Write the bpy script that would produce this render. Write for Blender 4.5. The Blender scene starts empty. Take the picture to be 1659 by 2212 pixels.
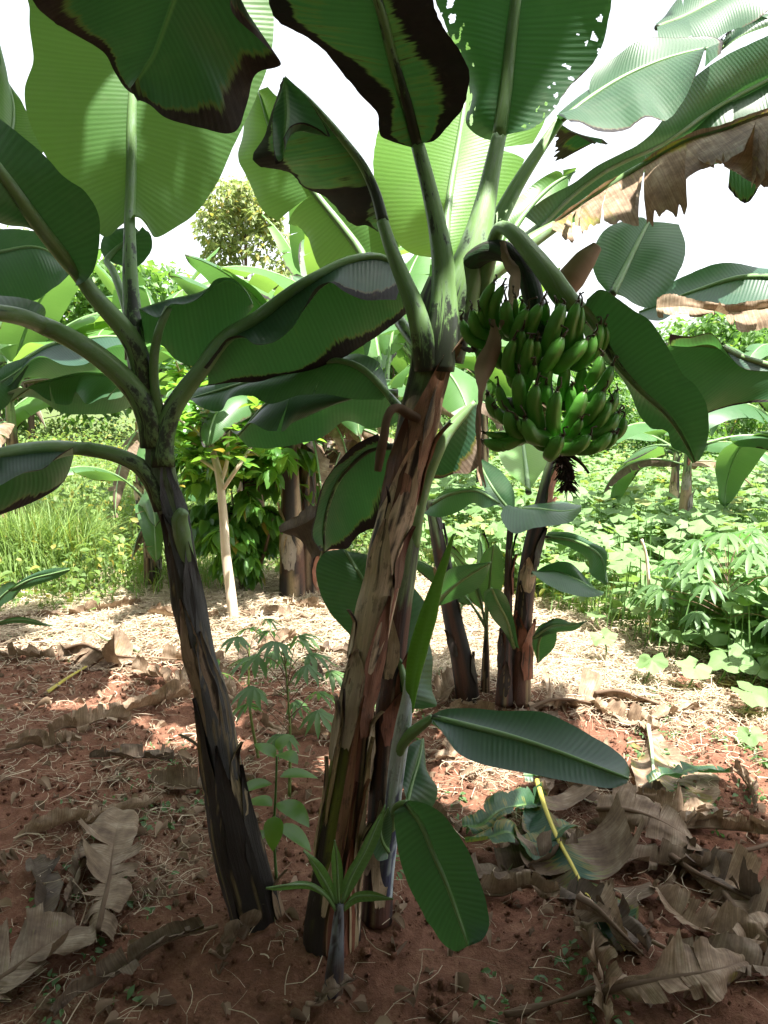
import bpy, math, random
import numpy as np
from mathutils import Vector
R = math.radians
rng = np.random.default_rng(7)
random.seed(7)
col = bpy.context.scene.collection
F, CX, CY, H, PIT = 1720.0, 829.5, 1106.0, 1.5, R(8)
SUN = np.array([0.25, -0.30, 0.92]); SUN /= np.linalg.norm(SUN)

# ---------------------------------------------------------------- surveying helpers
def ray(px, py):
    x, z = (px-CX)/F, -(py-CY)/F
    return np.array([x, math.cos(PIT)+z*math.sin(PIT), -math.sin(PIT)+z*math.cos(PIT)])
def W(px, py, d):
    r = ray(px, py); return np.array([0, 0, H])+r*(d/r[1])
def G(px, py, h=0.0):
    r = ray(px, py); return np.array([0, 0, H])+r*((h-H)/r[2])
def WP(pts, d=None):
    """(x, y[, depth]) survey marks to points; a missing depth is interpolated between d=(first, last)"""
    n = len(pts); out = []
    for i, p in enumerate(pts):
        dd = p[2] if len(p) > 2 else (d[0]+(d[1]-d[0])*i/(n-1) if isinstance(d, tuple) else d)
        out.append(W(p[0], p[1], dd))
    return np.array(out)

# ---------------------------------------------------------------- noise
def _h(ix, iy, iz, seed):
    n = (ix.astype(np.int64)*374761393+iy.astype(np.int64)*668265263+iz.astype(np.int64)*2147483647+seed*974711) & 0xffffffff
    n = ((n ^ (n >> 13))*1274126177) & 0xffffffff
    n = ((n ^ (n >> 15))*1103515245) & 0xffffffff
    n = n ^ (n >> 16)
    return (n & 0xffff)/65535.0
def vn(x, y, z=0.0, seed=0):
    x, y, z = np.broadcast_arrays(np.asarray(x, float), np.asarray(y, float), np.asarray(z, float))
    ix, iy, iz = np.floor(x), np.floor(y), np.floor(z)
    fx, fy, fz = x-ix, y-iy, z-iz
    fx, fy, fz = [f*f*(3-2*f) for f in (fx, fy, fz)]
    r = 0
    for a in (0, 1):
        for b in (0, 1):
            for c in (0, 1):
                r = r+_h(ix+a, iy+b, iz+c, seed)*(fx if a else 1-fx)*(fy if b else 1-fy)*(fz if c else 1-fz)
    return r
def fbm(x, y, z=0.0, seed=0, o=4):
    s, a, t = 0, 1.0, 0
    for i in range(o):
        s = s+a*vn(np.asarray(x)*2**i, np.asarray(y)*2**i, np.asarray(z)*2**i, seed+i*17); t += a; a *= .5
    return s/t
def sst(e0, e1, x):
    t = np.clip((np.asarray(x)-e0)/(e1-e0), 0, 1); return t*t*(3-2*t)

# ---------------------------------------------------------------- curves
def crom(P, n=None, us=None):
    P = np.asarray(P, float)
    if len(P) == 2: P = np.array([P[0], (P[0]+P[1])/2, P[1]])
    d = np.linalg.norm(np.diff(P, axis=0), axis=1); d = np.maximum(d, 1e-6)
    t = np.concatenate([[0], np.cumsum(d)]); t /= t[-1]
    m = np.zeros_like(P)
    for i in range(len(P)):
        if i == 0: m[i] = (P[1]-P[0])/(t[1]-t[0])
        elif i == len(P)-1: m[i] = (P[-1]-P[-2])/(t[-1]-t[-2])
        else:
            a, b = (P[i]-P[i-1])/(t[i]-t[i-1]), (P[i+1]-P[i])/(t[i+1]-t[i])
            w = (t[i]-t[i-1])/(t[i+1]-t[i-1]); m[i] = a*(1-w)+b*w
    u = np.linspace(0, 1, n) if us is None else np.asarray(us)
    k = np.clip(np.searchsorted(t, u, side='right')-1, 0, len(P)-2)
    h = (t[k+1]-t[k]); s = (u-t[k])/h; h = h[..., None]; s = s[..., None]
    return (2*s**3-3*s**2+1)*P[k]+(s**3-2*s**2+s)*h*m[k]+(-2*s**3+3*s**2)*P[k+1]+(s**3-s**2)*h*m[k+1]
def nrm(v):
    return v/np.maximum(np.linalg.norm(v, axis=-1, keepdims=True), 1e-9)

# ---------------------------------------------------------------- objects
def root_loc(p):
    while p is not None and p.parent is not None: p = p.parent
    return np.array(p.location) if p is not None else np.zeros(3)
def tag(o, label=None, cat=None, group=None, kind=None):
    if label: o['label'] = label
    if cat: o['category'] = cat
    if group: o['group'] = group
    if kind: o['kind'] = kind
    return o
def thing(name, label, cat, loc, group=None):
    o = bpy.data.objects.new(name, None); col.objects.link(o)
    o.empty_display_size = .1; o.location = tuple(loc)
    return tag(o, label, cat, group)
def mesh(name, V, Fc, mat, parent=None, uv=None, colr=None, smooth=True, origin=None, mi=None):
    """V world verts; Fc (n,3|4) array or list; uv, colr per vertex"""
    V = np.asarray(V, float)
    off = root_loc(parent) if parent is not None else (np.asarray(origin, float) if origin is not None else np.zeros(3))
    me = bpy.data.meshes.new(name)
    if isinstance(Fc, np.ndarray):
        k = Fc.shape[1]; nf = len(Fc)
        me.vertices.add(len(V)); me.vertices.foreach_set('co', (V-off).astype(np.float32).ravel())
        me.loops.add(nf*k); me.loops.foreach_set('vertex_index', Fc.astype(np.int32).ravel())
        me.polygons.add(nf); me.polygons.foreach_set('loop_start', np.arange(0, nf*k, k, dtype=np.int32))
        me.polygons.foreach_set('loop_total', np.full(nf, k, dtype=np.int32))
        me.update(calc_edges=True)
    else:
        me.from_pydata([tuple(v) for v in (V-off)], [], [tuple(int(i) for i in f) for f in Fc])
    li = np.empty(len(me.loops), dtype=np.int32); me.loops.foreach_get('vertex_index', li)
    if uv is not None:
        l = me.uv_layers.new(name='UVMap'); l.data.foreach_set('uv', np.asarray(uv, np.float32)[li].ravel())
    if colr is not None:
        a = me.color_attributes.new('col', 'FLOAT_COLOR', 'POINT')
        c = np.ones((len(V), 4), np.float32); c[:, :3] = colr; a.data.foreach_set('color', c.ravel())
    for m in (mat if isinstance(mat, (list, tuple)) else [mat]): me.materials.append(m)
    if mi is not None: me.polygons.foreach_set('material_index', np.asarray(mi, np.int32))
    if smooth: me.polygons.foreach_set('use_smooth', np.ones(len(me.polygons), bool))
    me.validate(); me.update()
    o = bpy.data.objects.new(name, me); col.objects.link(o)
    if parent is not None: o.parent = parent
    elif origin is not None: o.location = tuple(off)
    return o
def grid_faces(nr, nc, off=0, closed=False, flip=False):
    i = np.arange(nr-1)[:, None]; j = np.arange(nc if closed else nc-1)[None, :]
    j2 = (j+1) % nc
    f = np.stack([i*nc+j, i*nc+j2, (i+1)*nc+j2, (i+1)*nc+j], -1).reshape(-1, 4)
    if flip: f = f[:, ::-1]
    return f+off
class MB:
    """collects quads of several pieces into one mesh"""
    def __init__(s): s.V, s.F, s.U, s.C, s.n = [], [], [], [], 0
    def add(s, V, Fc, U=None, C=None):
        V = np.asarray(V, float).reshape(-1, 3)
        s.V.append(V); s.F.append(np.asarray(Fc)+s.n)
        s.U.append(np.zeros((len(V), 2)) if U is None else np.asarray(U).reshape(-1, 2))
        s.C.append(np.ones((len(V), 3)) if C is None else np.broadcast_to(np.asarray(C, float), (len(V), 3)))
        s.n += len(V)
    def build(s, name, mat, parent=None, **k):
        return mesh(name, np.concatenate(s.V), np.concatenate(s.F), mat, parent, uv=np.concatenate(s.U), colr=np.concatenate(s.C), **k)
def tube_data(P, rad, nseg=10, n=None, lobes=None, flat=1.0, up=None, cap=True):
    """returns V,F,UV,(t,theta). theta 0 faces -Y-ish, sin(theta) runs along +X"""
    P = np.asarray(P, float); n = n or max(6, len(P)*4)
    C = crom(P, n); r = np.interp(np.linspace(0, 1, n), np.linspace(0, 1, len(rad)), rad) if not callable(rad) else rad(np.linspace(0, 1, n))+np.zeros(n)
    T = nrm(np.gradient(C, axis=0))
    ref = np.array([1., 0, 0]) if up is None else np.asarray(up, float)
    if up is None and abs(T[:, 0]).mean() > .8: ref = np.array([0, 0, -1.])
    e1 = nrm(ref-(T@ref)[:, None]*T) if ref.ndim == 1 else nrm(ref-(T*ref).sum(1, keepdims=True)*T)
    e2 = nrm(np.cross(e1, T)); 
    if up is None and e2[:, 1].mean() > 0: e2 = -e2
    th = np.linspace(0, 2*math.pi, nseg, endpoint=False)
    tt = np.linspace(0, 1, n)
    rr = r[:, None]*np.ones(nseg)[None, :]
    if lobes is not None: rr = rr*lobes(tt[:, None], th[None, :])
    V = C[:, None, :]+rr[..., None]*(np.sin(th)[None, :, None]*e1[:, None, :]+flat*np.cos(th)[None, :, None]*e2[:, None, :])
    L = np.concatenate([[0], np.cumsum(np.linalg.norm(np.diff(C, axis=0), axis=1))])
    U = np.stack([np.broadcast_to(th[None, :]*np.mean(r), (n, nseg)), np.broadcast_to(L[:, None], (n, nseg))], -1)
    Fc = grid_faces(n, nseg, closed=True)
    V = V.reshape(-1, 3); U = U.reshape(-1, 2)
    if cap:
        a = np.arange(nseg//2-1) if nseg % 2 == 0 else np.arange(0)
        if len(a):
            q = lambda o: np.stack([o+a, o+a+1, o+nseg-2-a, o+nseg-1-a], -1)
            Fc = np.concatenate([Fc, q(0)[:, ::-1], q((n-1)*nseg)])
    return V, Fc, U, (np.repeat(tt, nseg), np.tile(th, n))
def scatter(TV, TF, pos, X, Y, Z, sc, TU=None):
    """copies of a template at pos with axes X,Y,Z (n,3) and scale"""
    n, m = len(pos), len(TV)
    sc = np.asarray(sc)
    if sc.ndim == 1: sc = sc[:, None]
    T = TV[None]*sc[:, None, :] if sc.shape[1] == 3 else TV[None]*sc[:, None]
    V = pos[:, None, :]+T[..., 0:1]*X[:, None]+T[..., 1:2]*Y[:, None]+T[..., 2:3]*Z[:, None]
    Fc = (TF[None]+(np.arange(n)*m)[:, None, None]).reshape(-1, TF.shape[1])
    return V.reshape(-1, 3), Fc
def frames(n, rs, tilt=.6, az=None):
    """random leaf frames: X across, Y along, Z normal, mostly facing up"""
    az = rs.uniform(0, 2*math.pi, n) if az is None else az
    p = rs.normal(0, tilt, n)-.15
    Y = np.stack([np.cos(az)*np.cos(p), np.sin(az)*np.cos(p), np.sin(p)], 1)
    X = nrm(np.cross(Y, [0, 0, 1.])+rs.normal(0, .3, (n, 3)))
    X = nrm(X-(X*Y).sum(1, keepdims=True)*Y)
    return X, Y, np.cross(X, Y)
def ell(nl=3, w=.36, fold=.12, bend=.15, tip=1.0):
    """leaf template, length 1 along y: midrib plus two margins"""
    V, Fq = [], []
    for i in range(nl+1):
        t = i/nl; wd = w*math.sin(math.pi*min(1, t**.85*.98+.01))**.8*(1 if t < 1 else 0)
        z = -bend*t*t
        V += [(-wd, t, z+fold*wd*2), (0, t, z), (wd, t, z+fold*wd*2)]
    for i in range(nl):
        a = 3*i; Fq += [(a, a+1, a+4, a+3), (a+1, a+2, a+5, a+4)]
    return np.array(V, float), np.array(Fq)
# ---------------------------------------------------------------- node helpers
class NT:
    def __init__(s, name, disp=False):
        s.m = bpy.data.materials.new(name); s.m.use_nodes = True; s.t = s.m.node_tree; s.t.nodes.clear()
        s.out = s.t.nodes.new('ShaderNodeOutputMaterial')
    def n(s, ty, **k):
        x = s.t.nodes.new(ty)
        for a, b in k.items(): setattr(x, a, b)
        return x
    def put(s, sock, v):
        if hasattr(v, 'is_output') or isinstance(v, bpy.types.NodeSocket): s.t.links.new(v, sock)
        elif v is not None:
            if isinstance(v, (tuple, list)) and len(v) == 3 and sock.type == 'RGBA': v = (*v, 1)
            sock.default_value = v
    def math(s, op, a, b=None, c=None, clamp=False):
        x = s.n('ShaderNodeMath', operation=op, use_clamp=clamp)
        for i, v in enumerate((a, b, c)):
            if v is not None: s.put(x.inputs[i], v)
        return x.outputs[0]
    def mix(s, f, a, b, mode='MIX'):
        x = s.n('ShaderNodeMix', data_type='RGBA', blend_type=mode)
        s.put(x.inputs[0], f); s.put(x.inputs[6], a); s.put(x.inputs[7], b); return x.outputs[2]
    def noise(s, vec, scale, detail=3, rough=.55, col=False):
        x = s.n('ShaderNodeTexNoise'); s.put(x.inputs['Vector'], vec)
        x.inputs['Scale'].default_value = scale; x.inputs['Detail'].default_value = detail; x.inputs['Roughness'].default_value = rough
        return x.outputs[1 if col else 0]
    def ramp(s, f, stops):
        x = s.n('ShaderNodeValToRGB'); e = x.color_ramp.elements
        while len(e) < len(stops): e.new(.5)
        for i, (p, c) in enumerate(stops):
            e[i].position = p; e[i].color = (*c, 1) if isinstance(c, tuple) else (c, c, c, 1)
        s.put(x.inputs[0], f); return x.outputs[0]
    def step(s, f, a, b):
        x = s.n('ShaderNodeMapRange', interpolation_type='SMOOTHSTEP'); s.put(x.inputs[0], f)
        x.inputs[1].default_value = a; x.inputs[2].default_value = b; return x.outputs[0]
    def vec(s, x, y, z=0.0):
        c = s.n('ShaderNodeCombineXYZ'); s.put(c.inputs[0], x); s.put(c.inputs[1], y); s.put(c.inputs[2], z); return c.outputs[0]
    def sep(s, v):
        c = s.n('ShaderNodeSeparateXYZ'); s.put(c.inputs[0], v); return c.outputs
    def uv(s): return s.n('ShaderNodeUVMap').outputs[0]
    def obj(s): return s.n('ShaderNodeTexCoord').outputs['Object']
    def geo(s, k): return s.n('ShaderNodeNewGeometry').outputs[k]
    def attr(s):
        a = s.n('ShaderNodeAttribute', attribute_name='col'); return a.outputs['Color']
    def bump(s, h, strength=.4, dist=.005, norm=None):
        b = s.n('ShaderNodeBump'); b.inputs['Strength'].default_value = strength; b.inputs['Distance'].default_value = dist
        s.put(b.inputs['Height'], h); return b.outputs[0]
    def bsdf(s, c, rough=.5, spec=.5, normal=None, trans=None, tf=0.0, coat=0.0):
        p = s.n('ShaderNodeBsdfPrincipled'); s.put(p.inputs['Base Color'], c); s.put(p.inputs['Roughness'], rough)
        s.put(p.inputs['Specular IOR Level'], spec); 
        if normal is not None: s.put(p.inputs['Normal'], normal)
        if coat: p.inputs['Coat Weight'].default_value = coat
        o = p.outputs[0]
        if trans is not None:
            tr = s.n('ShaderNodeBsdfTranslucent'); s.put(tr.inputs[0], trans)
            mx = s.n('ShaderNodeMixShader'); s.put(mx.inputs[0], tf); s.t.links.new(o, mx.inputs[1]); s.t.links.new(tr.outputs[0], mx.inputs[2]); o = mx.outputs[0]
        s.t.links.new(o, s.out.inputs[0]); return s.m

def mat_banana_leaf():
    """col.r dryness, col.g dark rot (0) to tan (1), col.b youngness"""
    s = NT('banana_leaf')
    u = s.sep(s.uv()); L, v = u[0], u[1]; av = s.math('ABSOLUTE', v)
    c = s.sep(s.attr())
    q = s.math('SUBTRACT', L, s.math('MULTIPLY', av, .22))
    wob = s.noise(s.vec(s.math('MULTIPLY', q, 9.), s.math('MULTIPLY', v, 3.)), 1.0, 2)
    st = s.math('SINE', s.math('MULTIPLY', s.math('ADD', q, s.math('MULTIPLY', wob, .008)), 2*math.pi/.0125))
    stf = s.math('SINE', s.math('MULTIPLY', q, 2*math.pi/.0031))
    fine = s.noise(s.vec(s.math('MULTIPLY', q, 260.), s.math('MULTIPLY', v, 5.)), 1.0, 3)
    big = s.noise(s.geo('Position'), 4.0, 3)
    streak = s.noise(s.vec(s.math('MULTIPLY', q, 30.), s.math('MULTIPLY', v, 2.5)), 1.0, 4, .65)
    hf = s.noise(s.vec(s.math('MULTIPLY', q, 125.), s.math('MULTIPLY', v, 4.)), 1.0, 2, .6)
    back = s.geo('Backfacing')
    top = s.mix(big, (.018, .056, .034), (.038, .098, .058))
    und = s.mix(big, (.024, .066, .033), (.046, .110, .052))
    g = s.mix(back, top, und)
    g = s.mix(s.math('MULTIPLY', c[2], .8), g, (.15, .34, .05))
    br = s.math('ADD', .80, s.math('MULTIPLY', fine, .32))
    br = s.math('ADD', br, s.math('MULTIPLY', st, .07))
    br = s.math('ADD', br, s.math('MULTIPLY', streak, .12))
    g = s.mix(1.0, g, s.vec(br, br, br), 'MULTIPLY')
    rib = s.math('SUBTRACT', 1.0, s.step(av, .002, .010))
    g = s.mix(s.math('MULTIPLY', rib, .75), g, (.20, .34, .12))
    # dry margins, with a yellow fringe that follows the veins
    d0 = s.math('ADD', c[0], s.math('MULTIPLY', s.math('SUBTRACT', streak, .5), .55))
    d0 = s.math('ADD', d0, s.math('MULTIPLY', s.math('SUBTRACT', hf, .5), .42)); d0 = s.math('ADD', d0, s.math('MULTIPLY', s.math('SUBTRACT', s.noise(s.geo('Position'), 9.0, 4, .6), .5), .35))
    dr = s.step(d0, .44, .56); ye = s.math('MULTIPLY', s.step(d0, .33, .42), s.math('ADD', .15, s.math('MULTIPLY', c[1], .85)))
    n2 = s.noise(s.geo('Position'), 14.0, 5, .65)
    tan = s.ramp(n2, [(.28, (.12, .07, .042)), (.5, (.36, .25, .16)), (.70, (.60, .48, .35))])
    tan = s.mix(s.step(fine, .35, .7), s.mix(.5, tan, (.10, .06, .04)), tan)
    drk = s.ramp(n2, [(.3, (.008, .008, .011)), (.60, (.022, .018, .019)), (.78, (.085, .052, .035)), (.9, (.16, .11, .08))])
    dc = s.mix(c[1], drk, tan)
    g2 = s.mix(s.math('MULTIPLY', ye, .75), g, s.mix(c[1], (.10, .085, .012), (.42, .40, .06)))
    g2 = s.mix(s.math('MULTIPLY', s.step(d0, .36, .47), .85), g2, s.mix(c[1], (.075, .048, .022), (.20, .14, .06)))
    sp = s.noise(s.vec(s.math('MULTIPLY', q, 70.), s.math('MULTIPLY', v, 45.)), 1.0, 3, .7)
    g2 = s.mix(s.math('MULTIPLY', s.step(sp, .70, .76), .65), g2, (.05, .035, .018))
    g2 = s.mix(s.math('MULTIPLY', s.step(s.noise(s.geo('Position'), 6.0, 5, .7), .5, .72), .22), g2, (.16, .17, .12))
    base = s.mix(dr, g2, dc)
    hgt = s.math('ADD', s.math('MULTIPLY', st, .5), s.math('ADD', s.math('MULTIPLY', stf, .12), s.math('MULTIPLY', streak, 1.0)))
    nb = s.bump(hgt, .26, .0016)
    tr = s.mix(dr, s.mix(ye, s.mix(s.math('MULTIPLY', c[2], .8), s.mix(1.0, (.085, .25, .050), s.vec(br, br, br), 'MULTIPLY'), (.62, .92, .12)), (.45, .42, .05)), s.mix(c[1], (.02, .012, .008), s.mix(.5, dc, (.30, .19, .09))))
    ro = s.math('ADD', .34, s.math('MULTIPLY', big, .16)); ro = s.math('ADD', ro, s.math('MULTIPLY', dr, .35))
    return s.bsdf(base, ro, .5, nb, tr, s.math('ADD', s.math('SUBTRACT', .24, s.math('MULTIPLY', dr, .06)), s.math('MULTIPLY', c[2], .2)))
def mat_petiole():
    s = NT('petiole_green')
    u = s.sep(s.uv()); a = s.sep(s.attr())
    st = s.noise(s.vec(s.math('MULTIPLY', u[0], 160.), s.math('MULTIPLY', u[1], 3.)), 1.0, 3)
    bl = s.noise(s.vec(s.math('MULTIPLY', u[0], 22.), s.math('MULTIPLY', u[1], 9.)), 1.0, 5, .7)
    g = s.mix(st, (.11, .23, .065), (.24, .38, .15))
    g = s.mix(s.step(bl, .45, .7), g, (.26, .36, .26))
    g = s.mix(s.math('MULTIPLY', s.step(s.math('ADD', bl, s.math('MULTIPLY', a[0], .6)), .70, .78), .92), g, (.018, .016, .018))
    return s.bsdf(g, .42, .5, s.bump(st, .25, .002), (.3, .5, .1), .06)
def mat_stem():
    """vertex colour carries the sheath colour, the nodes add fibres, mould and gloss"""
    s = NT('pseudostem')
    u = s.sep(s.uv()); c = s.attr()
    st = s.noise(s.vec(s.math('MULTIPLY', u[0], 230.), s.math('MULTIPLY', u[1], 7.)), 1.0, 5, .65)
    bl = s.noise(s.vec(s.math('MULTIPLY', u[0], 55.), s.math('MULTIPLY', u[1], 18.)), 1.0, 5, .7)
    k = s.math('ADD', .45, s.math('MULTIPLY', st, 1.1))
    b = s.mix(1.0, c, s.vec(k, k, k), 'MULTIPLY')
    b = s.mix(s.math('MULTIPLY', s.step(bl, .54, .62), .42), b, (.022, .014, .013))
    b = s.mix(s.math('MULTIPLY', s.step(s.math('MULTIPLY', bl, st), .34, .42), .22), b, (.28, .26, .28))
    h = s.math('ADD', st, s.math('MULTIPLY', bl, .6))
    return s.bsdf(b, s.math('ADD', .36, s.math('MULTIPLY', st, .4)), .5, s.bump(h, .7, .004))
def mat_banana():
    s = NT('green_banana')
    u = s.sep(s.uv()); c = s.sep(s.attr())
    n = s.noise(s.geo('Position'), 30.0, 4); st = s.noise(s.vec(s.math('MULTIPLY', u[0], 300.), s.math('MULTIPLY', u[1], 30.)), 1., 3)
    g = s.mix(n, (.070, .275, .032), (.155, .44, .062)); g = s.mix(s.math('MULTIPLY', st, .3), g, (.14, .36, .075))
    sp = s.noise(s.geo('Position'), 160.0, 3, .7)
    g = s.mix(s.math('MULTIPLY', s.step(sp, .67, .72), .6), g, (.03, .05, .015))
    g = s.mix(c[0], g, s.mix(n, (.02, .013, .009), (.11, .07, .04)))
    return s.bsdf(g, .38, .5, s.bump(n, .15, .002), (.2, .5, .05), .04)
def mat_tissue(name, lo, hi, tr, tf=.35, rough=.5, scale=5.0):
    """small foliage; vertex colour r gives each leaf its own tone, g how yellow it is"""
    s = NT(name); c = s.sep(s.attr()); n = s.noise(s.geo('Position'), scale, 3)
    g = s.mix(s.math('ADD', s.math('MULTIPLY', c[0], .7), s.math('MULTIPLY', n, .3)), lo, hi)
    g = s.mix(c[1], g, (.34, .27, .05))
    g = s.mix(s.math('MULTIPLY', s.geo('Backfacing'), .35), g, tuple(min(1, x*1.6+.02) for x in hi))
    return s.bsdf(g, rough, .5, None, s.mix(c[1], tr, (.5, .4, .05)), tf)
def mat_fibre(name, lo, hi, rough=.8, tf=.2, sc=30., spec=.3):
    s = NT(name); c = s.sep(s.attr()); n = s.noise(s.geo('Position'), sc, 4)
    g = s.mix(s.math('ADD', s.math('MULTIPLY', c[0], .7), s.math('MULTIPLY', n, .3)), lo, hi)
    return s.bsdf(g, rough, spec, s.bump(n, .4, .003), hi, tf)
def mat_soil():
    s = NT('red_soil'); p = s.geo('Position')
    a = s.noise(p, 1.3, 4); b = s.noise(p, 14.0, 6, .7); f = s.noise(p, 90.0, 4, .7); vf = s.noise(p, 320.0, 3, .7)
    g = s.ramp(s.math('ADD', s.math('MULTIPLY', b, .6), s.math('MULTIPLY', f, .4)), [(.28, (.092, .043, .028)), (.5, (.182, .085, .053)), (.72, (.32, .178, .115))])
    g = s.mix(s.math('MULTIPLY', s.step(a, .45, .7), .45), g, (.21, .085, .055))
    g = s.mix(s.math('MULTIPLY', s.step(vf, .62, .7), .35), g, (.32, .20, .14))
    cr = s.sep(s.attr())
    dry = s.mix(f, (.20, .145, .095), (.42, .335, .235))
    g = s.mix(s.math('MULTIPLY', s.step(s.math('ADD', cr[0], s.math('MULTIPLY', s.math('SUBTRACT', f, .5), 1.0)), .35, .8), .75), g, dry)
    g = s.mix(cr[1], g, s.mix(b, (.04, .07, .02), (.12, .15, .05)))
    h = s.math('ADD', s.math('MULTIPLY', b, 1.), s.math('ADD', s.math('MULTIPLY', f, .5), s.math('MULTIPLY', vf, .2)))
    return s.bsdf(g, .92, .2, s.bump(h, .9, .016))
def mat_bark(name, lo, hi):
    s = NT(name); p = s.sep(s.geo('Position'))
    n = s.noise(s.vec(s.math('MULTIPLY', p[0], 40.), s.math('MULTIPLY', p[1], 40.), s.math('MULTIPLY', p[2], 9.)), 1.0, 5, .65)
    return s.bsdf(s.mix(n, lo, hi), .8, .3, s.bump(n, .6, .006))

M_LEAF = mat_banana_leaf(); M_PET = mat_petiole(); M_STEM = mat_stem(); M_BAN = mat_banana(); M_SOIL = mat_soil()
M_FOL = mat_tissue('foliage', (.026, .072, .016), (.10, .19, .045), (.24, .48, .06), .38)
M_GLOSS = mat_tissue('glossy_foliage', (.035, .105, .022), (.11, .26, .05), (.32, .62, .06), .42, .32)
M_PUMP = mat_tissue('pumpkin_foliage', (.045, .105, .026), (.15, .25, .095), (.30, .48, .09), .34, .6)
M_CASS = mat_tissue('cassava_foliage', (.050, .110, .035), (.115, .20, .070), (.2, .5, .1), .3, .5)
M_GRASS = mat_tissue('grass', (.035, .085, .016), (.17, .26, .070), (.32, .48, .09), .35, .6)
M_STRAW = mat_fibre('straw', (.26, .19, .12), (.66, .56, .42))
M_DRY = mat_fibre('dry_tissue', (.10, .060, .038), (.40, .29, .20))
M_DARK = mat_fibre('withered_tissue', (.010, .008, .007), (.075, .050, .036), .85, .05, 60.)
M_PALE = mat_tissue('pale_foliage', (.10, .15, .045), (.26, .30, .13), (.35, .45, .12), .35, .5)  # lighter, yellower leaf tone for the airy distant tree
M_BARK = mat_bark('pale_bark', (.42, .33, .24), (.74, .64, .50))
M_BARK2 = mat_bark('brown_bark', (.07, .045, .03), (.20, .14, .10))
M_STALK = mat_tissue('green_stalk', (.05, .13, .035), (.13, .25, .075), (.3, .5, .1), .15, .5)
M_RED = mat_tissue('reddish_stalk', (.10, .05, .035), (.22, .13, .075), (.4, .2, .1), .1, .5)
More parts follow.
